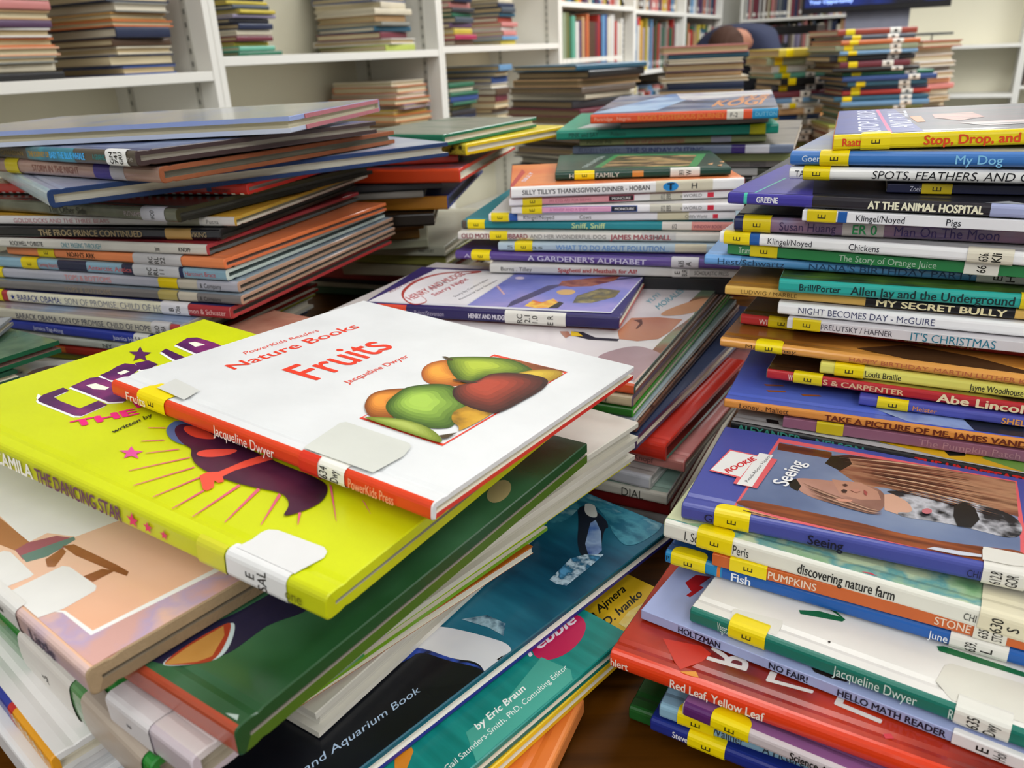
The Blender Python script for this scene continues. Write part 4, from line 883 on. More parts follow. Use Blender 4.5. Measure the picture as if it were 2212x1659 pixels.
b.S('Shivas', 1096, 1172, '4a5458', .4, 0); b.S('WHAT TO DO ABOUT POLLUTION...', 1201, 1446, '5a8cc8', .6, .01); b.band(1458, 1526, 'd0c8b0')
b.sticker(1112, 1150, **YS); b.done('light blue pollution book set back above the purple one', G5)
b = bk((982, 542), (1518, 561), l1=.235, l2=.18, t=.0074, front='3c2c6c', spine=('5a4490', 'film'), etop='6a54a0', rnd=.001, name='picture_book')
b.S('Azarian', 1003, 1060, 'c8bce0', .42, 0); b.S('A GARDENER\'S ALPHABET', 1140, 1396, 'd8d4e8', .55, .01); LBL(b, 1450, 1509, ['635', 'A'], 'c8c6cc')
b.sticker(1018, 1058, **YS); b.done('purple alphabet book with white capitals in the middle pile', G5)
b = bk((1057, 570), (1594, 581), l1=.23, l2=.17, t=.0078, front='c8c4c0', spine='cccac6', name='picture_book')
b.S('Burns . Tilley', 1082, 1149, '3a3a38', .42, 0); b.S('Spaghetti and Meatballs for All!', 1205, 1376, 'a83438', .42, .03, .1); b.S('SCHOLASTIC PRESS', 1500, 1574, '4a4a48', .4, 0); LBL(b, 1452, 1490, ['E', 'BUR'], 'd4d2ce')
b.done('white spined spaghetti book with red title at the foot of the middle pile', G5)
for k, c in enumerate(('1c1c20', '8c2c24', 'd0ccc0', '2c4460', '4a4c44', '7c5c40', '303c34', '5c2c40', 'a8a49c')):
    r = .2950-STACK['h']
    if r < .006: break
    b = bk((1062+3*k, 588+k*6), (1594, 600+k*6), l1=.225, l2=.14, t=r if r < .022 else .0145, front=c, name='picture_book')
    b.done(['black', 'rust red', 'off white', 'steel blue', 'dark grey', 'tan', 'bottle green', 'plum', 'stone grey'][k]+' book in the hidden lower part of the middle pile', G5)
# ================================================================== centre pile (tail edges face right), with the small dog book on top
G6 = 'books in the centre pile'
b = bk((781, 656), (1337, 687), l2=.112, h=.1715, t=.0088, front='2c2464', spine='282058', etop='282060', ebot='c83c2c', back='c83c2c', name='early_reader_book')
C7b = lambda x, y: (740+x/3.16, 560+y/3.16)
b.G([C7b(170, 290), C7b(640, 68), C7b(2030, 115), C7b(2052, 125), C7b(1835, 368), C7b(1100, 340)], 'd8d8e0')
b.G([C7b(850, 315), C7b(1180, 98), C7b(2015, 122), C7b(2040, 130), C7b(1830, 362)], art(('5a64b8', '7a80c8', '9a90cc', '6a6cc0'), 12))
b.G([C7b(1120, 330), C7b(1150, 290), C7b(1400, 180), C7b(2090, 112), C7b(2130, 115), C7b(1480, 185), C7b(1180, 310)], '44406c')
b.G([C7b(1240, 320), C7b(1300, 280), C7b(1360, 295), C7b(1440, 270), C7b(1480, 300), C7b(1440, 330), C7b(1320, 335)], art(('d86030', 'f0c850', 'e89040'), 80))
b.G([C7b(1400, 335), C7b(1480, 290), C7b(1510, 300), C7b(1470, 335)], '34302c')
b.G([C7b(1570, 300), C7b(1600, 250), C7b(1760, 200), C7b(1900, 215), C7b(1860, 260), C7b(1700, 300)], art(('8a7a40', '5a5848', 'b0a060'), 70))
b.G([C7b(1470, 180), C7b(1500, 150), C7b(1700, 130), C7b(1900, 115), C7b(1850, 150), C7b(1700, 185), C7b(1560, 190)], art(('8a3c3c', 'a86850', '6a2c34'), 60))
b.G([C7b(1450, 220), C7b(1520, 205), C7b(1600, 215), C7b(1570, 245), C7b(1480, 245)], 'd0a868', sm=True)
b.ell(*C7b(1210, 130), 10, 3, 'd8c8e0'); b.G([C7b(1060, 180), C7b(1110, 240), C7b(1100, 245), C7b(1050, 190)], 'd0a8b0')
b.G([C7b(180, 288), C7b(640, 72), C7b(1170, 98), C7b(845, 312)], 'e4e2e6')
b.G([C7b(390, 225), C7b(480, 150), C7b(640, 95), C7b(860, 82), C7b(960, 80), C7b(930, 98), C7b(720, 110), C7b(560, 160), C7b(500, 230), C7b(600, 290), C7b(500, 320), C7b(420, 290)], 'b04038', sm=True)
b.G([C7b(410, 235), C7b(490, 160), C7b(650, 103), C7b(850, 88), C7b(900, 92), C7b(710, 118), C7b(570, 168), C7b(510, 240), C7b(590, 288), C7b(500, 312), C7b(430, 285)], 'e8e4e8', sm=True)
b.T('HENRY AND MUDGE', C7b(470, 285), C7b(840, 105), C7b(425, 262), 'b04848', bold=.02)
b.T('AND THE', C7b(600, 212), C7b(712, 160), C7b(580, 205), '5a5a6c'); b.T('Starry Night', C7b(628, 255), C7b(862, 140), C7b(598, 242), 'b0404c', bold=.02)
b.T('READY-TO-READ', C7b(330, 230), C7b(548, 128), C7b(312, 222), '8c3c50')
b.T('Story by Cynthia Rylant', C7b(770, 262), C7b(1000, 142), C7b(752, 256), '4c4c5c'); b.T('Pictures by Sucie Stevenson', C7b(805, 282), C7b(1060, 148), C7b(790, 276), '4c4c5c')
b.band(815, 878, 'd8482c', -1, .95); b.S('Rylant/Stevenson', 896, 959, 'a8a0b8', .4, .0); b.S('HENRY AND MUDGE', 1012, 1094, 'e0dce8', .4, .03)
b.sticker(1091, 1222, 'e2e0d8', 'call_number_label', ['RC', '2.1', '1.0', '', 'E R'], over=.001, r=.0, hf=.7)
b.done('small dark blue early reader with a night sky picture, lying on the centre pile', G6)
def tail(O, P, l1, c, cs, label, t=None, h=None, l2=.23, **kw):
    bb = bk(O, P, l1=l1, l2=l2, h=h, t=t, side=1, sp='c', front=c, spine=cs, name='picture_book', **kw)
    return bb
b = tail((1371, 832), (1556, 617), None, art(('e0dcd8', 'd4ccd0', 'e8e6e4'), 5, 'film'), 'c85020', '', t=.0064, h=.182, l2=.27, etop='3a5048', ebot='8a5038')
C6 = lambda x, y: (1240+x/3.0725, 560+y/3.0725)
b.G([C6(930, 170), C6(1060, 230), C6(760, 600), C6(600, 640), C6(420, 800), C6(400, 750), C6(520, 600), C6(640, 480), C6(760, 400), C6(820, 340), C6(700, 330), C6(780, 270), C6(860, 190)], art(('5a7060', '7a8c6c', '8a5840', '4a5c50'), 18, 'film'))
b.G([C6(290, 480), C6(380, 390), C6(560, 385), C6(720, 400), C6(640, 480), C6(560, 530), C6(420, 545), C6(300, 530)], art(('a86848', 'b87858', 'c08464'), 10, 'film'))
b.G([C6(600, 340), C6(800, 270), C6(920, 250), C6(860, 330), C6(740, 370), C6(560, 380)], 'c08c68', sm=True)
b.G([C6(0, 480), C6(60, 485), C6(140, 520), C6(300, 530), C6(290, 545), C6(100, 535), C6(0, 510)], '24202c'); b.G([C6(-20, 478), C6(25, 486), C6(60, 512), C6(-20, 510)], 'e0b820')
b.G([C6(135, 665), C6(200, 620), C6(400, 570), C6(520, 600), C6(600, 640), C6(450, 760), C6(390, 830), C6(300, 740), C6(180, 700)], art(('6a5458', 'a88c90', '8a7074'), 7, 'film'))
b.G([C6(385, 825), C6(460, 745), C6(560, 660), C6(600, 680), C6(450, 800)], 'c8a89c')
b.G([C6(395, 405), C6(450, 400), C6(455, 430), C6(420, 465), C6(410, 460), C6(438, 425)], '5a3020'); b.G([C6(-95, 480), C6(-40, 480), C6(-20, 505), C6(-55, 525), C6(-80, 500)], 'a8705c')
b.T('YUYI', C6(500, 300), C6(575, 240), C6(475, 280), '5a98a8', bold=-.01); b.T('MORALES', C6(565, 335), C6(732, 215), C6(535, 310), '5a98a8', bold=-.01)
b.done('large white picture book with round grey and brown figures, under the small dark blue reader', G6)
b = tail((1366, 858), (1530, 668), .26, 'b0a080', art(('a89878', 'c0b090', '8a7c60'), 40), '', t=.0070, l2=.25, etop='5a5064', ebot='a08c68', pages='a8987c')
b.S('V', 1306, 1312, '4a4434', .6); b.done('beige map patterned book under the large white picture book', G6)
b = tail((1366, 884), (1520, 700), .27, '2c8c24', '2a6c24', '', t=.0060, l2=.25, ebot='38a82c', etop='2c9420')
b.done('vivid green edged book in the centre pile', G6)
b = tail((1372, 904), (1520, 730), .26, 'a8b8c0', 'b0bcc4', '', t=.0040, l2=.24); b.done('thin pale blue book below the vivid green one in the centre pile', G6)
b = tail((1374, 918), (1520, 748), .26, art(('5a3828', '8a6048', '3a241c'), 90), '5c4034', '', t=.0055, l2=.24, pages='6a4a3c'); b.done('speckled brown book in the centre pile', G6)
b = tail((1372, 945), (1560, 760), .28, '2c3858', '34446c', '', t=.0095, l2=.24, etop='2c3c60', ebot='3c5478', back='3c5478'); b.done('slate blue book whose two boards show above the bright red one', G6)
b = tail((1436, 962), (1609, 778), None, ('c42c1c', 'film'), ('c02c1c', 'film'), '', t=.0125, l2=.22, rnd=.0015, etop='c82c1c', ebot='1c8c78', pages='7a2018'); b.done('thick bright red taped book sticking out of the centre pile', G6)
b = tail((1478, 997), (1600, 850), .24, art(('d08c88', 'c87c78', '8a6c68'), 25, 'film'), ('b8746c', 'film'), '', t=.0085, l2=.24, etop='e0807c', ebot='d0ccc8', back='d8d4d0'); b.S('Knopf', 1370, 1412, '6a3c3c', .42); b.done('salmon pink book beneath the thick bright red one', G6)
b = tail((1405, 1031), (1500, 920), .16, ('c8c4c0', 'film'), ('d0cecc', 'film'), '', t=.0095, l2=.19, pages='dad8d4'); b.band(1330, 1402, 'c8c8d0'); b.done('thick white block like book above the pale green one', G6)
b = tail((1441, 1069), (1556, 892), None, art(('88b0a0', 'a0c0b4', 'b0b8a8'), 12, 'film'), ('d4d0c4', 'film'), '', t=.0082, l2=.23, etop='c8c8c4', ebot='c8c8c8'); b.S('DIAL', 1343, 1390, '3a3a34', .72, 0); b.G([C6(520, 1570), C6(560, 1550), C6(620, 1570), C6(610, 1590)], 'a89880'); b.done('pale green book with dark capitals on its white spine in the centre pile', G6)
for k, c in enumerate(('7a1c1c', 'd0ccc8', '5a1418', '3a2c24')):
    r = .2950-STACK['h']
    if r < .005: break
    b = tail((1446+k*2, 1086+k*12), (1552, 910+k*10), .24, c, c, '', t=r if r < .018 else .0105, l2=.21)
    b.done(['maroon', 'light grey', 'wine red', 'dark brown'][k]+' book in the shaded foot of the centre pile', G6)
# ================================================================== pile behind the left pile
G7 = 'books in the pile between the left and middle piles'
E8 = lambda x, y: (850+x/4.6075, 240+y/4.6075)
def spn(O, P, l1, l2, label, **kw):
    bb = bk(O, P, l1=l1, l2=l2, side=-1, name='picture_book', **kw); return bb
b = spn(E8(490, 235), E8(160, 232), .115, .19, '', h=.068, t=0.0107, front=art(('6a7468', '8a8c80', '5a6c5c'), 14, stretch=(1, 3, 1)), spine='1c6c50', etop='1f6c4c', ebot='1f7450'); b.done('green book with painted grey reflections, on top of the pile behind the navy edged one', G7)  # grey reflections are painted into the cover colour
b = spn(E8(715, 330), E8(545, 325), .115, .19, '', t=0.0107, front='d8c41c', spine=art(('1c1c18', 'c8b83c', '1c1c18'), 110), etop='ecc818', ebot='e8bc10'); b.done('bright yellow book with a black dotted spine', G7)
b = spn(E8(640, 432), E8(300, 448), .115, .21, '', t=0.0077, front='a83828', spine='c03828', etop='dc4c38', ebot='1c9c80', back='1c9c80', pages='3a403c'); b.done('red and teal edged book under the bright yellow one', G7)
b = spn(E8(655, 575), E8(225, 582), .115, .27, '', t=0.0130, front=art(('7a4038', 'c04030', '5a6070', 'a89080'), 14), spine='d84414', etop='e0382c', ebot='e0342c'); b.done('tomato red book with an orange spine fanned out to the right', G7)
b = spn(E8(480, 700), E8(130, 720), .115, .27, '', t=0.0068, front='24242c', spine='3a3c40', etop='4a4a48', ebot='b8b8b4', back='b8b8b4'); b.done('thin charcoal book under the tomato red one', G7)
b = spn(E8(300, 790), E8(100, 800), .115, .28, '', t=0.0068, front='2c3038', spine='a8a49c', etop='34465c', ebot='a8a8a4'); b.done('grey book with a dull blue upper board in the pile behind', G7)
b = spn(E8(535, 845), E8(345, 850), .115, .26, '', t=0.0136, front='1c3488', spine='dc9430', etop='2444a0', ebot='2040a0', pages='5a5c64'); b.done('royal blue book with an orange spine in the pile behind', G7)
b = spn(E8(400, 1010), E8(200, 1020), .115, .24, '', t=0.0130, front='1c1a18', spine='241c14', etop='2a2018'); b.done('nearly black book in the shade above the two gold edged ones', G7)
b = spn(E8(300, 1080), E8(120, 1100), .115, .27, '', t=0.0096, front='7a4c14', spine='9c6828', etop='b0741c', ebot='b87c24'); b.done('gold brown edged book, upper of two', G7)
b = spn(E8(255, 1178), E8(100, 1190), .115, .27, '', t=0.0096, front='8a5818', spine='a87c3c', etop='b47c24', ebot='b88030'); b.done('gold brown edged book, lower of two', G7)
b = spn(E8(340, 1262), E8(60, 1280), .115, .24, '', t=0.0102, front='b8b89c', spine='b0b094', etop='c4c4a8', ebot='bcbca0'); b.done('pale sage book above the cream block in the pile behind', G7)
b = spn(E8(505, 1345), E8(150, 1340), .115, .22, '', t=0.0113, front='c8c8b4', spine='c0c0ac', etop='d0d0bc', ebot='c8c8b0'); b.S('HARCOURT', 905, 938, '3a3a34', .3, .02); b.done('cream book with tiny dark print on its spine in the pile behind', G7)
b = spn(E8(510, 1432), E8(200, 1420), .115, .21, '', t=0.0130, front='8c8c40', spine='98984c', etop='a4a458', ebot='a0a04c'); b.done('olive green book under the cream one in the pile behind', G7)
b = spn(E8(420, 1540), E8(60, 1530), .115, .2, '', t=0.0136, front=art(('c8bc9c', 'a89c80', 'c83028'), 10), spine='a8a088'); b.done('beige book low in the pile behind, left of the small dark blue reader', G7)
for k, c in enumerate(('8c2c24', '2c2c34', 'b8b4a4', '34503c', '4c3428', '7c8088', '2c3c60', '5c5044', '8c7c5c')):
    r = .2950-STACK['h']
    if r < .006: break
    b = spn((950+2*k, 590+10*k), (880, 586+10*k), .2, .2, '', t=r if r < .022 else .0145, front=c)
    b.done(['brick', 'ink black', 'putty', 'forest green', 'coffee brown', 'cool grey', 'navy', 'mud brown', 'sand'][k]+' coloured book in the hidden foot of the pile behind', G7)
# ================================================================== back middle pile
G8 = 'books in the back middle pile'
A3 = lambda x, y: (1200+x/3.6867, y/3.6867)
b = bk(A3(275, 915), A3(1780, 862), l2=.218, h=.0606, t=.0088, dP=-.0018, dW=-.005, front=art(('2c3040', '4a5c84', '8a8c98', '34343c'), 9, stretch=(1, 3, 1)), spine='e4552c', ebot='1c84b0', back='1c84b0', etop='3a3c44', name='picture_book')
b.G([A3(285, 905), A3(940, 745), A3(1200, 740), A3(800, 880)], art(('6a98cc', 'a8c4e0', '4a70a8'), 10)); b.G([A3(960, 742), A3(1650, 715), A3(2212, 690), A3(2100, 720), A3(1100, 800), A3(1000, 790)], art(('c0b8cc', 'd8d8d0', 'a8a0b8', 'c8d0c0'), 16, stretch=(1, 3, 1)))
b.T('KOGI', A3(1240, 850), A3(1640, 830), A3(1300, 800), 'c08048', bold=.03); b.T('JOURNEY', A3(1420, 800), A3(1880, 770), A3(1480, 765), 'c08048', bold=.03)
b.band(1570, 1606, 'e0dcd0'); b.band(1625, 1700, '1c90c4'); b.S("KOGI'S MYSTERIOUS JOURNEY", 1378, 1566, 'e8843c', .5, .03); b.S('Partridge . Negrin', 1284, 1362, 'f0b498', .4, 0); b.S('DUTTON', 1632, 1678, '8ac8e0', .4, 0); b.S('F-2', 1578, 1594, '3a3a3a', .45)
b.done('orange spined journey book with a dark landscape cover, topmost of the back middle pile', G8)
b = bk(A3(520, 975), A3(1700, 925), l2=.2, t=.0062, dP=-.0017, dW=-.003, front='5c4c44', spine='7a6a60', name='picture_book'); b.done('brown spined book between the orange and the teal spines', G8)
b = bk(A3(5, 1045), A3(1780, 985), l2=.21, t=.0092, dP=-.0018, dW=-.002, front='1c9478', spine='0c8a74', etop='2a9c84', name='picture_book')
b.G([A3(170, 1025), A3(350, 965), A3(560, 965), A3(540, 1000)], 'd0d4d4'); b.S('PINK and SAY', 1229, 1293, '0c4c40', .5, .02); b.S('Polacco', 1319, 1352, '0c4c40', .45); b.sticker(1620, 1654, over=.001, c='b8b40c')
b.done('teal spined book with a yellow sticker in the back middle pile', G8)
b = bk(A3(190, 1112), A3(1680, 1072), l2=.19, t=.0066, dP=-.001, front='8a9060', spine='8c9464', name='picture_book'); b.band(1348, 1480, '9c8c64'); b.band(1536, 1580, 'a0a0b0'); b.S('PIGGIE PIE', 1268, 1322, '4a5434', .5); b.S('a tale of great courage', 1352, 1478, '8a4c3c', .45); b.done('olive spined book under the teal one', G8)
b = bk(A3(135, 1165), A3(1900, 1150), l2=.27, t=.0086, dP=-.001, front=art(('6a645c', '8c8478', '4c4844'), 10, stretch=(1, 4, 1)), spine='6c7890', name='picture_book'); b.band(1580, 1610, '34206c'); b.band(1610, 1662, 'c8c8d0'); b.S('RUSSELL HARVEY', 1250, 1340, '4c5470', .5); b.S("THE SUNDAY OUTING", 1352, 1520, '34406c', .6, .02); b.done('grey blue spined outing book in the back middle pile', G8)
b = bk(A3(115, 1230), A3(1870, 1218), l2=.19, t=.0082, front='a4b47c', spine='acbc80', name='picture_book'); b.S('Plourde . Couch', 1240, 1330, '5c6c3c', .5); b.done('pale green spined book in the back middle pile', G8)
b = bk((1300, 348), (1705, 346), l2=.19, t=.0070, front='b4b4b4', spine='b8b8bc', name='picture_book'); b.band(1620, 1655, 'a0a0a8'); b.S('__', 1630, 1642, '3a3a3a', .3, .05); b.done('light grey spined book above the dark striped ones', G8)
b = bk((1310, 365), (1708, 363), l2=.19, t=.0078, front='3c4438', spine='44483c', name='picture_book'); b.band(1580, 1636, 'c8c8c8'); b.done('dark grey green spined book near the foot of the visible back middle pile', G8)
b = bk((1320, 384), (1712, 381), l2=.19, t=.0080, front='2c2828', spine='2a2424', name='picture_book'); b.band(1625, 1720, 'd0d0d0'); b.done('black and white spined book right of the thanksgiving book', G8)
for k, c in enumerate(('a8a8a4', '4c3c38', '6c7c8c', '8c3c30', 'c0b8a0', '2c3c34', '50586c', '9c8c6c', '34303c', '7c2c2c', 'b0b4b0', '404c3c', '5c4c5c', '3c3c4c', '8c8474', '2c4448')):
    r = .2950-STACK['h']
    if r < .006: break
    b = bk((1315+k, 402+8*k), (1708, 399+8*k), l2=.19, t=r if r < .02 else .0125, front=c, name='picture_book')
    b.done(['silver grey', 'dark umber', 'dusty blue', 'rust', 'ivory', 'pine green', 'storm blue', 'ochre', 'aubergine', 'crimson', 'fog grey', 'moss', 'mauve grey', 'indigo grey', 'taupe', 'petrol'][k]+' book in the part of the back middle pile hidden by the middle pile', G8)
# wide grey book right of that pile
b = bk((1500, 330), (1765, 330), l1=.27, l2=.22, h=.060, t=.010, front=art(('6c6460', '8a8278', '5c5450'), 8, stretch=(1, 4, 1)), spine='4c4440', etop='c8a860', name='picture_book') if False else None
# ================================================================== the room
D_ = Vector((.4640, .8858, 0)); N2 = Vector((-.8858, .4640, 0)); P0 = Vector((-1.0, 1.007, 0)); Z_ = Vector((0, 0, 1))
ROOM = Matrix((D_, N2, Z_)).transposed().to_4x4(); ROOM.translation = P0
def room(a, b, z=0): return ROOM @ Vector((a, b, z))
def ab(x, y): v = Vector((x, y, 0))-P0; return v.dot(D_), v.dot(N2)
def rbox(name, a0, a1, b0, b1, z0, z1, m, kind=None, parent=None, bevel=0):
    mb = MB(); mb.box(((a0+a1)/2, (b0+b1)/2, (z0+z1)/2), (a1-a0, b1-b0, z1-z0), m); o = mb.build(name, parent, bevel)
    if parent is None: o.matrix_world = ROOM
    if kind: o['kind'] = kind
    return o
def wood(name, c1, c2, sc=(1.5, 18, 18), ro=.35):
    m = bpy.data.materials.new(name); m.use_nodes = True; nt = m.node_tree; b = nt.nodes['Principled BSDF']; N = nt.nodes.new; Lk = nt.links.new
    tc = N('ShaderNodeTexCoord'); mp = N('ShaderNodeMapping'); mp.inputs['Scale'].default_value = sc; mp.inputs['Rotation'].default_value = (0, 0, -.45)
    nz = N('ShaderNodeTexNoise'); nz.inputs['Scale'].default_value = 4; nz.inputs['Detail'].default_value = 8; nz.inputs['Distortion'].default_value = .6
    cr = N('ShaderNodeValToRGB'); cr.color_ramp.elements[0].position = .32; cr.color_ramp.elements[1].position = .68
    cr.color_ramp.elements[0].color = (*rgb(c1), 1); cr.color_ramp.elements[1].color = (*rgb(c2), 1)
    Lk(tc.outputs['Object'], mp.inputs[0]); Lk(mp.outputs[0], nz.inputs['Vector']); Lk(nz.outputs[0], cr.inputs[0]); Lk(cr.outputs[0], b.inputs['Base Color'])
    b.inputs['Roughness'].default_value = ro; b.inputs['Coat Weight'].default_value = .0; b.inputs['Coat Roughness'].default_value = .3; b.inputs['Specular IOR Level'].default_value = .12
    return m
WALL = ('dad9d2', 'paper'); AMIN, AMAX, BMIN, BMAX = -5.6, 6.3, -5.4, .34
rbox('floor', AMIN, AMAX, BMIN, BMAX, -.06, 0, art(('5c6068', '70747a', '64686e'), 60, 'cloth'), 'structure')
rbox('ceiling', AMIN, AMAX, BMIN, BMAX, CEIL, CEIL+.06, ('e4e4e0', 'paper'), 'structure')
rbox('wall_left', AMIN, AMAX, BMAX, BMAX+.1, 0, CEIL, WALL, 'structure')
rbox('wall_right', AMIN, AMAX, BMIN-.1, BMIN, 0, CEIL, WALL, 'structure')
rbox('wall_back', AMAX, AMAX+.1, BMIN-.1, BMAX+.1, 0, CEIL, WALL, 'structure')
rbox('wall_front', AMIN-.1, AMIN, BMIN-.1, BMAX+.1, 0, CEIL, WALL, 'structure')
# ceiling lamps: recessed panels with an area lamp just below each diffuser
for i, (x, y, watt) in enumerate(LAMPS):
    r = bpy.data.objects.new('ceiling_light', None); link(r); a, bb = ab(x, y); r.matrix_world = ROOM @ Matrix.Translation((a, bb, CEIL-.03))
    mb = MB()
    for s in (-1, 1): mb.box((0, s*.3, .01), (1.22, .03, .04), 'f0f0f0'); mb.box((s*.6, 0, .01), (.03, .6, .04), 'f0f0f0')
    mb.build('frame', r)
    em = MC.get('diff')
    if em is None:
        em = bpy.data.materials.new('lit_diffuser'); em.use_nodes = True; bs = em.node_tree.nodes['Principled BSDF']
        bs.inputs['Emission Color'].default_value = (1, .96, .9, 1); bs.inputs['Emission Strength'].default_value = 3; MC['diff'] = em
    mb = MB(); mb.box((0, 0, .01), (1.17, .57, .01), em); mb.build('diffuser', r)
    l = bpy.data.lights.new('panel_lamp', 'AREA'); l.shape = 'RECTANGLE'; l.size = 1.15; l.size_y = .55; l.energy = watt; l.color = (.945, .965, .98)
    o = bpy.data.objects.new('panel_lamp', l); link(o, r); o.location = (0, 0, -.01)
    tag(r, 'recessed white fluorescent ceiling panel, ' + ('behind the near table, left', 'behind the near table, middle', 'behind the near table, right', 'farthest behind the near table', 'right of the near table', 'above the left edge of the near table', 'above the right edge of the near table', 'between the two round tables', 'beside the front of the far table', 'above the far table', 'right of the far table', 'in front of the television')[i], 'ceiling light', 'ceiling panels')
# ------------------------------------------------------------------ white bookcase run on the left wall
WS = ('e6e4dc', 'paper'); BW = .9
LEV = {-2: [.45, .8, 1.02, 1.35], -1: [.45, .8, 1.02, 1.35], 0: [.45, .80, 1.010, 1.36], 1: [.45, .785, 1.037, 1.37], 2: [.45, .785, 1.045, 1.37], 3: [.62, .955, 1.195, 1.45], 4: [.60, .905, 1.185, 1.45], 5: [.6, .90, 1.185, 1.45]}
def case(name, label, a0, a1, levels, b0=0., b1=.32, side=0, zt=1.9, n=None):
    """one cabinet unit: side panels, shelves, back and the slotted standards; b0 is its open front"""
    r = bpy.data.objects.new(name, None); link(r); r.matrix_world = ROOM @ Matrix.Translation((a0, b0, 0)) if side == 0 else ROOM @ Matrix.Translation((b0, -a0, 0)) @ Matrix.Rotation(-math.pi/2, 4, 'Z')
    a1 -= .001; w = a1-a0; d = b1-b0 if side == 0 else .3; th = .017
    for x in (th/2, w-th/2):
        mb = MB(); mb.box((x, d/2, zt/2), (th, d, zt), WS); mb.build('side_panel', r, .001)
    mb = MB(); mb.box((w/2, d-.005, zt/2), (w-2*th, .01, zt), ('dfdac4', 'paper')); mb.build('back_panel', r)
    for z in [.08]+levels+[zt-.01]:
        mb = MB(); mb.box((w/2, d/2-.006, z-.0095), (w-2*th-.001, d-.014, .019), WS); mb.build('shelf', r, .001)
    for x, s in ((th+.002, 1), (w-th-.002, -1)):
        for y in (.05, d-.06):
            mb = MB(); mb.box((x, y, zt/2), (.003, .014, zt-.1), ('c2c0b6', 'matte'))
            for k in range(70): mb.box((x+s*.0016, y, .1+k*.025), (.0008, .004, .010), ('4a4a46', 'matte'))
            mb.build('shelf_standard', r)
    tag(r, label, 'bookcase', 'white bookcase units'); return r
LC = {-2: 'white bookcase unit beyond the left edge of the picture', -1: 'white bookcase unit at the far left edge of the picture', 0: 'white bookcase unit at the left holding two stacks of cream edged books', 1: 'white bookcase unit holding the navy and yellow stack and the tilted stack', 2: 'white bookcase unit with two short stacks side by side', 3: 'white bookcase unit with upright books, behind the teal topped stack', 4: 'white bookcase unit with upright books and a tall blue binder', 5: 'farthest white bookcase unit of the left row, beside the corner'}
for i in range(-2, 6): case('bookcase', LC[i], i*BW, (i+1)*BW, LEV[i], 0, .32)
# ------------------------------------------------------------------ bookcases on the far wall (front at a = AB)
AB = 5.95
for k, (c0, lv, lb) in enumerate(((-.0, [.55, .90, 1.165, 1.5], 'white bookcase unit in the far corner behind the black desk'), (.9, [.3, .63, .935, 1.6], 'nearly empty white bookcase unit right of the television'), (1.8, [.35, .68, 1.01, 1.4], 'white bookcase unit at the far right edge with upright books'), (2.7, [.35, .68, 1.01, 1.4], 'white bookcase unit beyond the right edge'))):
    case('bookcase', lb, c0, c0+.9, lv, AB, 0, side=1)
# ------------------------------------------------------------------ books on shelves and far tables
ORD = ['topmost', 'second from top', 'third from top', 'fourth from top', 'fifth from top', 'sixth from top', 'seventh from top', 'eighth from top', 'ninth from top', 'tenth from top', 'eleventh from top', 'twelfth from top', 'thirteenth from top', 'fourteenth from top', 'fifteenth from top', 'sixteenth from top', 'seventeenth from top', 'eighteenth from top', 'nineteenth from top', 'twentieth from top']
PAL = {'brick': '9c4434', 'tan': 'c09c70', 'maroon': '70303c', 'navy': '26304c', 'grey': '8c8c84', 'gold': 'b88c4c', 'orange': 'cc7444', 'cream': 'd8cfb8', 'brown': '5c4636', 'blue': '34508c', 'sage': '94a084', 'pink': 'cc8480', 'purple': '5a4260', 'white': 'd8d6d0', 'black': '1e1e20', 'yellow': 'c8b444', 'lilac': '9c94b0', 'green': '2c6c50', 'red': 'b03830', 'sky': '6c98c0', 'teal': '2c5c74', 'crimson': 'ac2c54', 'peach': 'dcaa88', 'slate': '4a5460', 'mint': '64a890', 'olive': '6c7040', 'taupe': '70645a', 'cyan': '4ca8b4', 'lime': 'b0bc5c', 'charcoal': '34343a'}
def stack(base, yaw, names, L, W, th, where, group, pages=True, pcol='d0c2a0', jit=.012, yj=.05, deco=None, seed=1, gapz=.0006, total=None, mix=.4):
    """names from top to bottom; base = middle of the underside of the lowest book"""
    rnd = random.Random(seed); n = len(names); ths = [th*rnd.uniform(.75, 1.3) for _ in names]
    if total: q = (total-gapz*n)/sum(ths); ths = [t*q for t in ths]
    z = base[2]+.0004+sum(ths)+gapz*(n-1)
    for i, nm in enumerate(names):
        t = ths[i]; z -= t
        l = L*rnd.uniform(.85, 1.08); w = W*rnd.uniform(.85, 1.08)
        m = Matrix.Translation((base[0]+rnd.uniform(-jit, jit), base[1]+rnd.uniform(-jit, jit), z)) @ Matrix.Rotation(yaw+rnd.uniform(-yj, yj)+(math.pi if pages else 0), 4, 'Z')
        pc = rnd.choice((pcol, pcol, 'c8b48c', 'd8d0bc'))
        if pages and rnd.random() < mix: m = m @ Matrix.Translation((0, 0, t)) @ Matrix.Rotation(math.pi, 4, 'X')
        b = Book(l, w, t, m, front=PAL[nm], spine=PAL[nm], pages=pc, name='book', board=.003, rnd=.001)
        if deco: deco(b, i, rnd)
        z -= gapz
        b.done('%s book, %s in the %s' % (nm, ORD[i], where), group)
def on_run(px, inset, z):
    """point of the run's front (set back by inset) seen in pixel column px"""
    lo, hi = -1., 6.
    for _ in range(40):
        m = (lo+hi)/2
        if pix(room(m, inset, z))[0] < px: lo = m
        else: hi = m
    return lo
YD = math.atan2(D_.y, D_.x)
def shelf_stack(px, z, names, L, W, th, where, group, inset=.03, **kw):
    a = on_run(px, inset, z+.05); c = room(a+L/2, inset+W/2, z)
    stack(c, YD, names, L, W, th, where, group, jit=.006, **kw)
shelf_stack(-30, 1.010, 'orange sage cream brick cream pink tan purple white orange peach grey cream black'.split(), .125, .20, .0130, 'stack cut off by the left edge, upper shelf', 'books stacked on the left shelf', seed=2)
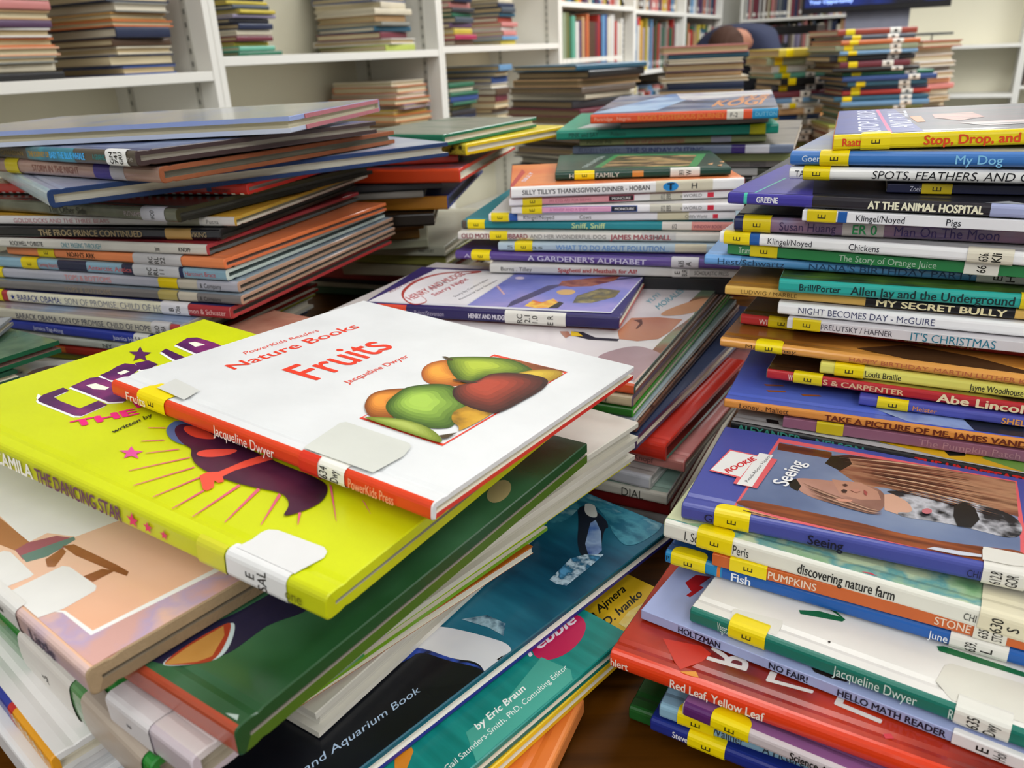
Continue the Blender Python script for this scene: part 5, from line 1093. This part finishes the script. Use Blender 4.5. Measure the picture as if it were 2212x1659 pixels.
shelf_stack(255, 1.010, 'brick tan maroon navy grey gold orange navy brown cream navy blue'.split(), .135, .20, .0155, 'cream edged stack left of the first upright', 'books stacked on the left shelf', seed=3)
shelf_stack(508, 1.037, 'navy yellow slate yellow lilac charcoal navy cream maroon yellow mint green'.split(), .125, .20, .0098, 'navy and yellow stack on the second unit', 'books in the navy and yellow stack', pages=False, seed=4)
shelf_stack(830, 1.037, 'sage brick blue cream cream tan grey teal maroon white lime'.split(), .15, .25, .0135, 'tilted stack on the second unit, upper shelf', 'books in the stack left of the second upright', seed=5, yj=.09)
shelf_stack(980, 1.045, 'blue navy pink charcoal green slate purple yellow crimson brown'.split(), .13, .16, .0150, 'colourful left stack on the third unit', 'books in the two stacks of the third unit', pages=False, seed=6, inset=.02)
shelf_stack(1085, 1.045, 'cream navy slate teal brick pink white pink sky yellow'.split(), .115, .16, .0155, 'right stack on the third unit', 'books in the two stacks of the third unit', pages=False, seed=7)
shelf_stack(862, .785, 'cream orange white orange lilac yellow orange tan brown cream pink'.split(), .17, .24, .0150, 'low stack on the second unit, lower shelf', 'books on the lower shelf', seed=8, yj=.08)
shelf_stack(975, .785, 'green cream green blue green olive charcoal navy white crimson lime'.split(), .165, .15, .0135, 'green stack on the third unit, lower shelf', 'books on the lower shelf', pages=False, seed=9, inset=.02)
shelf_stack(1072, .785, 'sky navy blue white brown maroon tan brown grey cream'.split(), .115, .2, .0185, 'right stack on the third unit, lower shelf', 'books on the lower shelf', seed=10)
# upright books, nearest shelf one by one
def upright(a, b, z, h, w, t, c, lean=0., pages='d8d0bc', name='book'):
    Xl = (Z_+D_*lean).normalized(); Yl = N2; Zl = Xl.cross(Yl).normalized()
    m = Matrix((Xl, Yl, Zl)).transposed().to_4x4(); q = room(a, b, z); m.translation = q+Xl*h/2+Yl*w/2-Zl*t
    return Book(h, w, t, m, front=c, spine=c, pages=pages, name=name)
a = 3*BW+.035; rn = random.Random(5); SEQ = 'green sage olive green mint white purple tan brick orange brown brown maroon red navy sky blue cream white white red white cream white'.split()
side_n = ['first', 'second', 'third', 'fourth', 'fifth', 'sixth', 'seventh', 'eighth', 'ninth', 'tenth', 'eleventh', 'twelfth', 'thirteenth', 'fourteenth', 'fifteenth', 'sixteenth', 'seventeenth', 'eighteenth', 'nineteenth', 'twentieth', 'twenty first', 'twenty second', 'twenty third', 'twenty fourth']
for i, nm in enumerate(SEQ):
    t = rn.uniform(.022, .038)
    if a+t > 4*BW-.03: break
    b = upright(a, .02, .9555, rn.uniform(.165, .205), .17, t, PAL[nm]); s0 = b.L*.5
    b.strip(b.mb, -b.L/2+.012, -b.L/2+.030, -b.s_top*.9, b.s_top*.9, 'e8e6de', .0003)
    b.done('%s upright book, %s from the left on the nearest full shelf' % (nm, side_n[i]), 'upright books on the nearest full shelf'); a += t+.0015
# everything farther: rows nobody would count
mb = MB()
def row(a0, a1, b0, z, hs, rnd, side=0, cols=None):
    a = a0
    while a < a1-.03:
        t = rnd.uniform(.006, .026); h = rnd.uniform(*hs); w = rnd.uniform(.14, .2); c = PAL[rnd.choice(cols or list(PAL))]
        if side == 0: q = room(a+t/2, b0+rnd.uniform(0, .03)+w/2, z+h/2+.0004); R = Matrix.Rotation(YD, 3, 'Z')
        else: q = room(b0+rnd.uniform(0, .02)+w/2, -(a+t/2), z+h/2+.0004); R = Matrix.Rotation(YD+math.pi/2, 3, 'Z')
        mb.box(q, (t*.94, w, h), c, R); off = (-N2 if side == 0 else -D_)*(w/2+.0004)
        if rnd.random() < .6: mb.box(q+off+Vector((0, 0, -h/2+.03)), (t*.86, .0008, .022), 'e4e2da', R)
        a += t
rr = random.Random(3); UPC = 'white white cream red navy sky yellow orange purple brown teal green pink black grey brick tan'.split()
for i in (3, 4, 5):
    for z in LEV[i]: 
        if i == 3 and abs(z-.955) < .01: continue
        if i == 4 and abs(z-.905) < .01: row(i*BW+.28, (i+1)*BW-.04, .02, z, (.19, .25), rr, cols=UPC); continue
        row(i*BW+.03, (i+1)*BW-.04, .02, z, (.17, .235), rr, cols=UPC)
for z in (.90, 1.165, 1.5, .55): row(.03, .87, AB+.02, z, (.2, .25), rr, 1, cols='cream tan grey brown maroon slate white pink lilac taupe navy olive'.split())
for z in (1.01, .68, 1.4): row(1.83, 2.67, AB+.02, z, (.2, .28), rr, 1, cols='grey white taupe brown slate sage'.split())
o = mb.build('shelved_books'); tag(o, 'densely packed upright books on the far shelves', 'books', None, 'stuff')
# tall blue binder and yellow book in unit four
a = 4*BW+.03
for i, (c, t, h, nm) in enumerate((('2470a0', .05, .235, 'tall blue'), ('d8d4cc', .045, .25, 'white and red'), ('d09c1c', .04, .23, 'golden yellow'), ('a898a0', .035, .2, 'mauve grey'))):
    b = upright(a, .015, .9055, h, .2, t, c)
    if i == 0: b.strip(b.mb, -.02, .06, -b.s_top*.5, b.s_top*.5, 'c8d8e0', .0003)
    if i == 1: b.strip(b.mb, b.L/2-.04, b.L/2-.002, -b.s_top*.9, b.s_top*.9, 'c82c28', .0003)
    b.done('%s upright book at the left end of the fifth unit shelf' % nm, 'upright books on the fifth unit'); a += t+.002
# ------------------------------------------------------------------ tables
WD = wood('oak_table', '301800', '5c3404', ro=.5); WO = wood('orange_oak', '8a5a28', 'b07c40', ro=.4)
def table(name, cx, cy, r, label, m, legs=4, edge='2a1a10'):
    t = bpy.data.objects.new(name, None); link(t); t.location = (cx, cy, 0)
    mb = MB(); mb.cyl((0, 0, TABLE_Z-.028), r, .028, m, 96); mb.build('tabletop', t, .003)
    mb = MB(); mb.cyl((0, 0, TABLE_Z-.075), r*.86, .047, (edge, 'matte'), 64); mb.build('apron', t)
    for k in range(legs):
        a = math.pi/4+k*2*math.pi/legs; mb = MB(); mb.cyl((r*.72*math.cos(a), r*.72*math.sin(a), .001), .022, TABLE_Z-.076, (edge, 'matte'), 16, .03); mb.build('leg', t)
    tag(t, label, 'table'); return t
table('round_table', -.05, .72, .80, 'dark oak round table under the near piles of picture books', WD)
table('round_table', 1.28, 2.60, .98, 'orange brown round table farther back with sticker marked stacks', WO)
# ------------------------------------------------------------------ stacks on the far table
def at_dist(px, y, dist):
    r = ray((px, y)); return CAM + r*(dist/r.y)
SYM = lambda b, i, rnd: None
def spst(b, i, rnd):
    if rnd.random() < .8: b.strip(b.mb, -b.L/2+.022, -b.L/2+.046, -b.s_top*.95, b.s_top*.95, 'ecd404', .0003)
    b.strip(b.mb, b.L/2-.075, b.L/2-.045, -b.s_top*.95, b.s_top*.95, 'e6e4dc', .0003)
    b.strip(b.mb, b.L/2-.064, b.L/2-.056, -b.s_top*.4, b.s_top*.4, '3a3a38', .0005)
q = at_dist(1240, 300, 1.98)
stack((q.x+.012, q.y+.06, TABLE_Z), math.radians(44), 'teal black tan taupe cream charcoal maroon tan cream navy taupe black taupe charcoal black slate brown grey'.split(), .215, .215, .0145, 'tall dark stack in the middle distance', 'books in the tall dark stack', seed=21, jit=.012, yj=.1, pcol='8c7858', mix=.6, total=.264)
q = at_dist(1520, 200, 2.32)
stack((q.x, q.y+.03, TABLE_Z), math.radians(-12), 'pink teal cream purple tan cream navy slate sky orange slate charcoal brown grey maroon cream navy tan'.split(), .21, .2, .0145, 'pink topped stack in the middle distance', 'books in the pink topped stack', seed=22, jit=.008, yj=.08, pcol='cbb48c', total=.292)
q = at_dist(1705, 150, 2.5)
stack((q.x, q.y, TABLE_Z), math.radians(8), 'yellow sage white mint black charcoal maroon sky white tan blue grey cream slate brown olive'.split(), .19, .16, .0135, 'untidy stack left of the sticker marked one', 'books in the untidy stack', pages=False, seed=23, jit=.022, yj=.22, total=.272, deco=spst)
q = at_dist(1890, 150, 2.22)
stack((q.x+.03, q.y+.08, TABLE_Z), math.radians(-4), 'teal sky olive mint green white lime white red cream brown blue slate'.split(), .235, .18, .0105, 'lower half of the sticker marked stack', 'books with yellow stickers in the far stack', pages=False, seed=24, jit=.01, yj=.04, total=.150, deco=spst)
stack((q.x+.035, q.y+.08, TABLE_Z+.1515), math.radians(-2), 'green blue teal navy red'.split(), .235, .18, .0115, 'blue and red middle of the sticker marked stack', 'books with yellow stickers in the far stack', pages=False, seed=25, jit=.006, yj=.03, total=.058, deco=spst)
stack((q.x-.012, q.y+.08, TABLE_Z+.2105), math.radians(3), 'brick slate orange sage sky charcoal maroon black'.split(), .215, .17, .0125, 'leaning top part of the sticker marked stack', 'books with yellow stickers in the far stack', pages=False, seed=26, jit=.008, yj=.05, total=.103, deco=spst)
q = at_dist(1985, 150, 2.55)
stack((q.x+.02, q.y+.10, TABLE_Z), math.radians(20), 'brick cream white white taupe white peach pink brown cream maroon slate lime white navy tan'.split(), .17, .19, .0155, 'pale stack behind the sticker marked one', 'books in the pale stack', seed=27, jit=.014, yj=.12, pcol='d0c4a8', total=.275)
q = at_h((1700, 330), .236)
stack((q.x+.27, q.y+.22, TABLE_Z), math.radians(-30), 'taupe cream brown grey tan navy brick slate olive'.split(), .27, .24, .02, 'wide grey topped pile behind the blue dog book', 'books in the wide grey topped pile', seed=28, jit=.01, yj=.06, total=.222) if False else None
# ------------------------------------------------------------------ television, black desk, tray
def at_plane_y(p, a):  # pixel -> point in the vertical plane a = const of the room
    return at_plane(p, room(a, 0, 0), D_)
bl = at_plane_y((1731, 27), 5.0); br = at_plane_y((2053, 17.6), 5.0)
tv = bpy.data.objects.new('television', None); link(tv)
ex = (br-bl); ex.z = 0; wtv = ex.length; ex.normalize(); zb = (bl.z+br.z)/2
ey = Z_.cross(ex); m = Matrix((ex, ey, Z_)).transposed().to_4x4(); m.translation = ((bl+br)/2).xy.to_3d(); tv.matrix_world = m
h = wtv*.57
mb = MB(); mb.box((0, .03, zb+h/2), (wtv, .05, h), ('101014', 'gloss')); mb.build('casing', tv, .004)
sm = bpy.data.materials.new('lit_screen'); sm.use_nodes = True; nt = sm.node_tree; bs = nt.nodes['Principled BSDF']; tc = nt.nodes.new('ShaderNodeTexCoord'); nz = nt.nodes.new('ShaderNodeTexNoise'); nz.inputs['Scale'].default_value = 4; cr = nt.nodes.new('ShaderNodeValToRGB')
cr.color_ramp.elements[0].color = (.001, .002, .01, 1); cr.color_ramp.elements[1].color = (.01, .06, .5, 1); cr.color_ramp.elements[0].position = .4; cr.color_ramp.elements[1].position = .7
nt.links.new(tc.outputs['Object'], nz.inputs['Vector']); nt.links.new(nz.outputs[0], cr.inputs[0]); nt.links.new(cr.outputs[0], bs.inputs['Emission Color']); bs.inputs['Emission Strength'].default_value = .6; bs.inputs['Base Color'].default_value = (.01, .01, .015, 1); bs.inputs['Roughness'].default_value = .2
mb = MB(); mb.box((0, .004, zb+h/2+.008), (wtv-.03, .002, h-.05), sm)
tm = bpy.data.materials.new('lit_words'); tm.use_nodes = True; bs = tm.node_tree.nodes['Principled BSDF']; bs.inputs['Emission Color'].default_value = (.15, .35, 1, 1); bs.inputs['Emission Strength'].default_value = 1.2
vs, fs, w, cap = textmesh('Your Opportunity', .02, 0); mb.add([(-wtv/2+.04+x*.24/w, .0025, zb+.052+y*.03) for x, y in vs], fs, tm); mb.build('screen', tv)
mb = MB(); mb.box((.02, .075, zb-.1+.2), (.34, .03, .5), ('7c7e8c', 'matte')); mb.build('shade_panel', tv)  # added grey-blue panel standing in for the shaded wall below the screen
mb = MB(); mb.box((.02, .11, zb/2), (.10, .06, zb), ('4a4c54', 'matte')); mb.build('pole', tv)
mb = MB(); mb.box((.02, .11, .02), (.5, .36, .04), ('202024', 'matte')); mb.build('base', tv)
tag(tv, 'black flat screen television on a stand, screen glowing dark blue with a line of words', 'television')
ds = bpy.data.objects.new('service_desk', None); link(ds); ds.matrix_world = ROOM @ Matrix.Translation((5.50, -.33, 0))
mb = MB(); mb.box((0, 0, 1.075), (.42, .58, .05), ('141416', 'gloss')); mb.build('desktop', ds, .004)
for y in (-.27, .27): mb = MB(); mb.box((0, y, .525), (.38, .03, 1.048), ('1c1c20', 'matte')); mb.build('side_panel', ds)
tag(ds, 'tall black desk in front of the far corner shelves', 'desk')
q = at_plane_y((1995, 74), 5.75); tr = bpy.data.objects.new('monitor_stand', None); link(tr); tr.matrix_world = Matrix.Translation((q.x, q.y, 0)) @ Matrix.Rotation(YD-math.pi/2, 4, 'Z')
q2 = q.z
mb = MB(); mb.box((0, 0, q2), (.34, .26, .014), ('4c5054', 'matte')); mb.build('tray', tr, .003)
mb = MB()
for x in (-.05, .05): mb.box((x, 0, (q2-.007+.94)/2), (.008, .008, max(.02, q2-.007-.94)), ('2a2a2c', 'matte'))
mb.box((0, 0, .9405), (.12, .1, .008), ('2a2a2c', 'matte')); mb.build('foot_frame', tr)
tag(tr, 'dark grey flat tray on a wire foot standing on the nearly empty far shelf', 'stand')
# ------------------------------------------------------------------ person bending over, seen above the pink topped stack
pq = at_dist(1588, 80, 4.6); px0, py0 = pq.x, pq.y
def skin(name, chains, mm, parent=None, sub=2):
    """chains of (point, radius) joined where points coincide"""
    vs = []; rs = []; es = []; idx = {}
    for ch in chains:
        prev = None
        for p, r in ch:
            k = tuple(round(c, 4) for c in p)
            if k not in idx: idx[k] = len(vs); vs.append(p); rs.append(r)
            i = idx[k]
            if prev is not None: es.append((prev, i))
            prev = i
    me = bpy.data.meshes.new(name); me.from_pydata([Vector(v) for v in vs], es, []); o = bpy.data.objects.new(name, me); link(o, parent)
    md = o.modifiers.new('skin', 'SKIN'); md.use_smooth_shade = True
    for i, r in enumerate(rs):
        sv = me.skin_vertices[0].data[i]; rr_ = r if isinstance(r, tuple) else (r, r); sv.radius = rr_; sv.use_root = (i == 0)
    s = o.modifiers.new('sub', 'SUBSURF'); s.levels = sub; s.render_levels = sub
    me.materials.append(M_(mm)); return o
pe = bpy.data.objects.new('person', None); link(pe); pe.location = (px0+.03, py0, .01); pe.rotation_euler = (0, 0, math.radians(58))
SK = ('a8745c', 'matte'); NV = ('262c44', 'cloth')
P_ = lambda *a: Vector(a)
hip, ab_, ch_, nk, hd, cr_ = P_(.12, 0, .93), P_(.06, 0, 1.0), P_(-.06, 0, 1.035), P_(-.17, 0, 1.02), P_(-.24, 0, 1.0), P_(-.29, 0, .965)
ch = [[(hip, .13), (ab_, .115), (ch_, .12), (nk, .05), (hd, .078), (cr_, .07)]]
for s in (-1, 1):
    ch.append([(hip, .13), (P_(.12, s*.1, .88), .10), (P_(.09, s*.11, .48), .06), (P_(.14, s*.11, .09), .042), (P_(.03, s*.12, .035), .035)])
    ch.append([(ch_, .12), (P_(-.08, s*.17, .985), .055), (P_(-.12, s*.24, .78), .042), (P_(-.30, s*.16, .70), .03), (P_(-.36, s*.13, .68), .026)])
    for f in range(5):
        an = (f-2)*.28*1; L1 = (.06, .085, .09, .085, .07)[f]
        ch.append([(P_(-.36, s*.13, .68), .026), (P_(-.40, s*.13+math.sin(an)*.03, .672), .009), (P_(-.40-L1*.5, s*.13+math.sin(an)*.05, .662), .008), (P_(-.40-L1*.9, s*.13+math.sin(an)*.055, .645), .007)])
skin('body', ch, SK, pe, 2)
tor = [[(hip+P_(0, 0, 0), .145), (ab_, .135), (ch_, .145), (nk+P_(.03, 0, 0), .075)]]
for s in (-1, 1): tor.append([(ch_, .145), (P_(-.08, s*.17, .985), .07), (P_(-.12, s*.24, .78), .055), (P_(-.27, s*.17, .71), .042)])
skin('navy_sweatshirt', tor, NV, pe, 2)
tr_ = [[(hip, .142), (P_(.12, s*.1, .88), .115), (P_(.09, s*.11, .48), .075), (P_(.14, s*.11, .10), .058)] for s in (-1, 1)]
skin('trousers', tr_, ('2a2c34', 'cloth'), pe, 2)
mb = MB()
for i in range(9):
    for j in range(16):
        pass
bmh = bmesh.new(); bmesh.ops.create_icosphere(bmh, subdivisions=4, radius=1)
for v in bmh.verts:
    n = v.co.copy(); k = 1+.05*math.sin(n.y*22+n.x*6)
    v.co = Vector((n.x*.088*k-.255, n.y*.086*k, n.z*.092*k+.995))
me = bpy.data.meshes.new('hair'); bmh.to_mesh(me); bmh.free(); ho = bpy.data.objects.new('hair', me); link(ho, pe); me.materials.append(mat('3c2418', 'cloth'))
for p in me.polygons: p.use_smooth = True
mb = MB()
for s in (-1, 1): mb.box((.10, s*.115, .035), (.26, .09, .068), ('1c1c20', 'matte'))
mb.build('shoes', pe, .02)
tag(pe, 'person with brown hair in a navy sweatshirt bending over, mostly hidden behind the stacks', 'person')
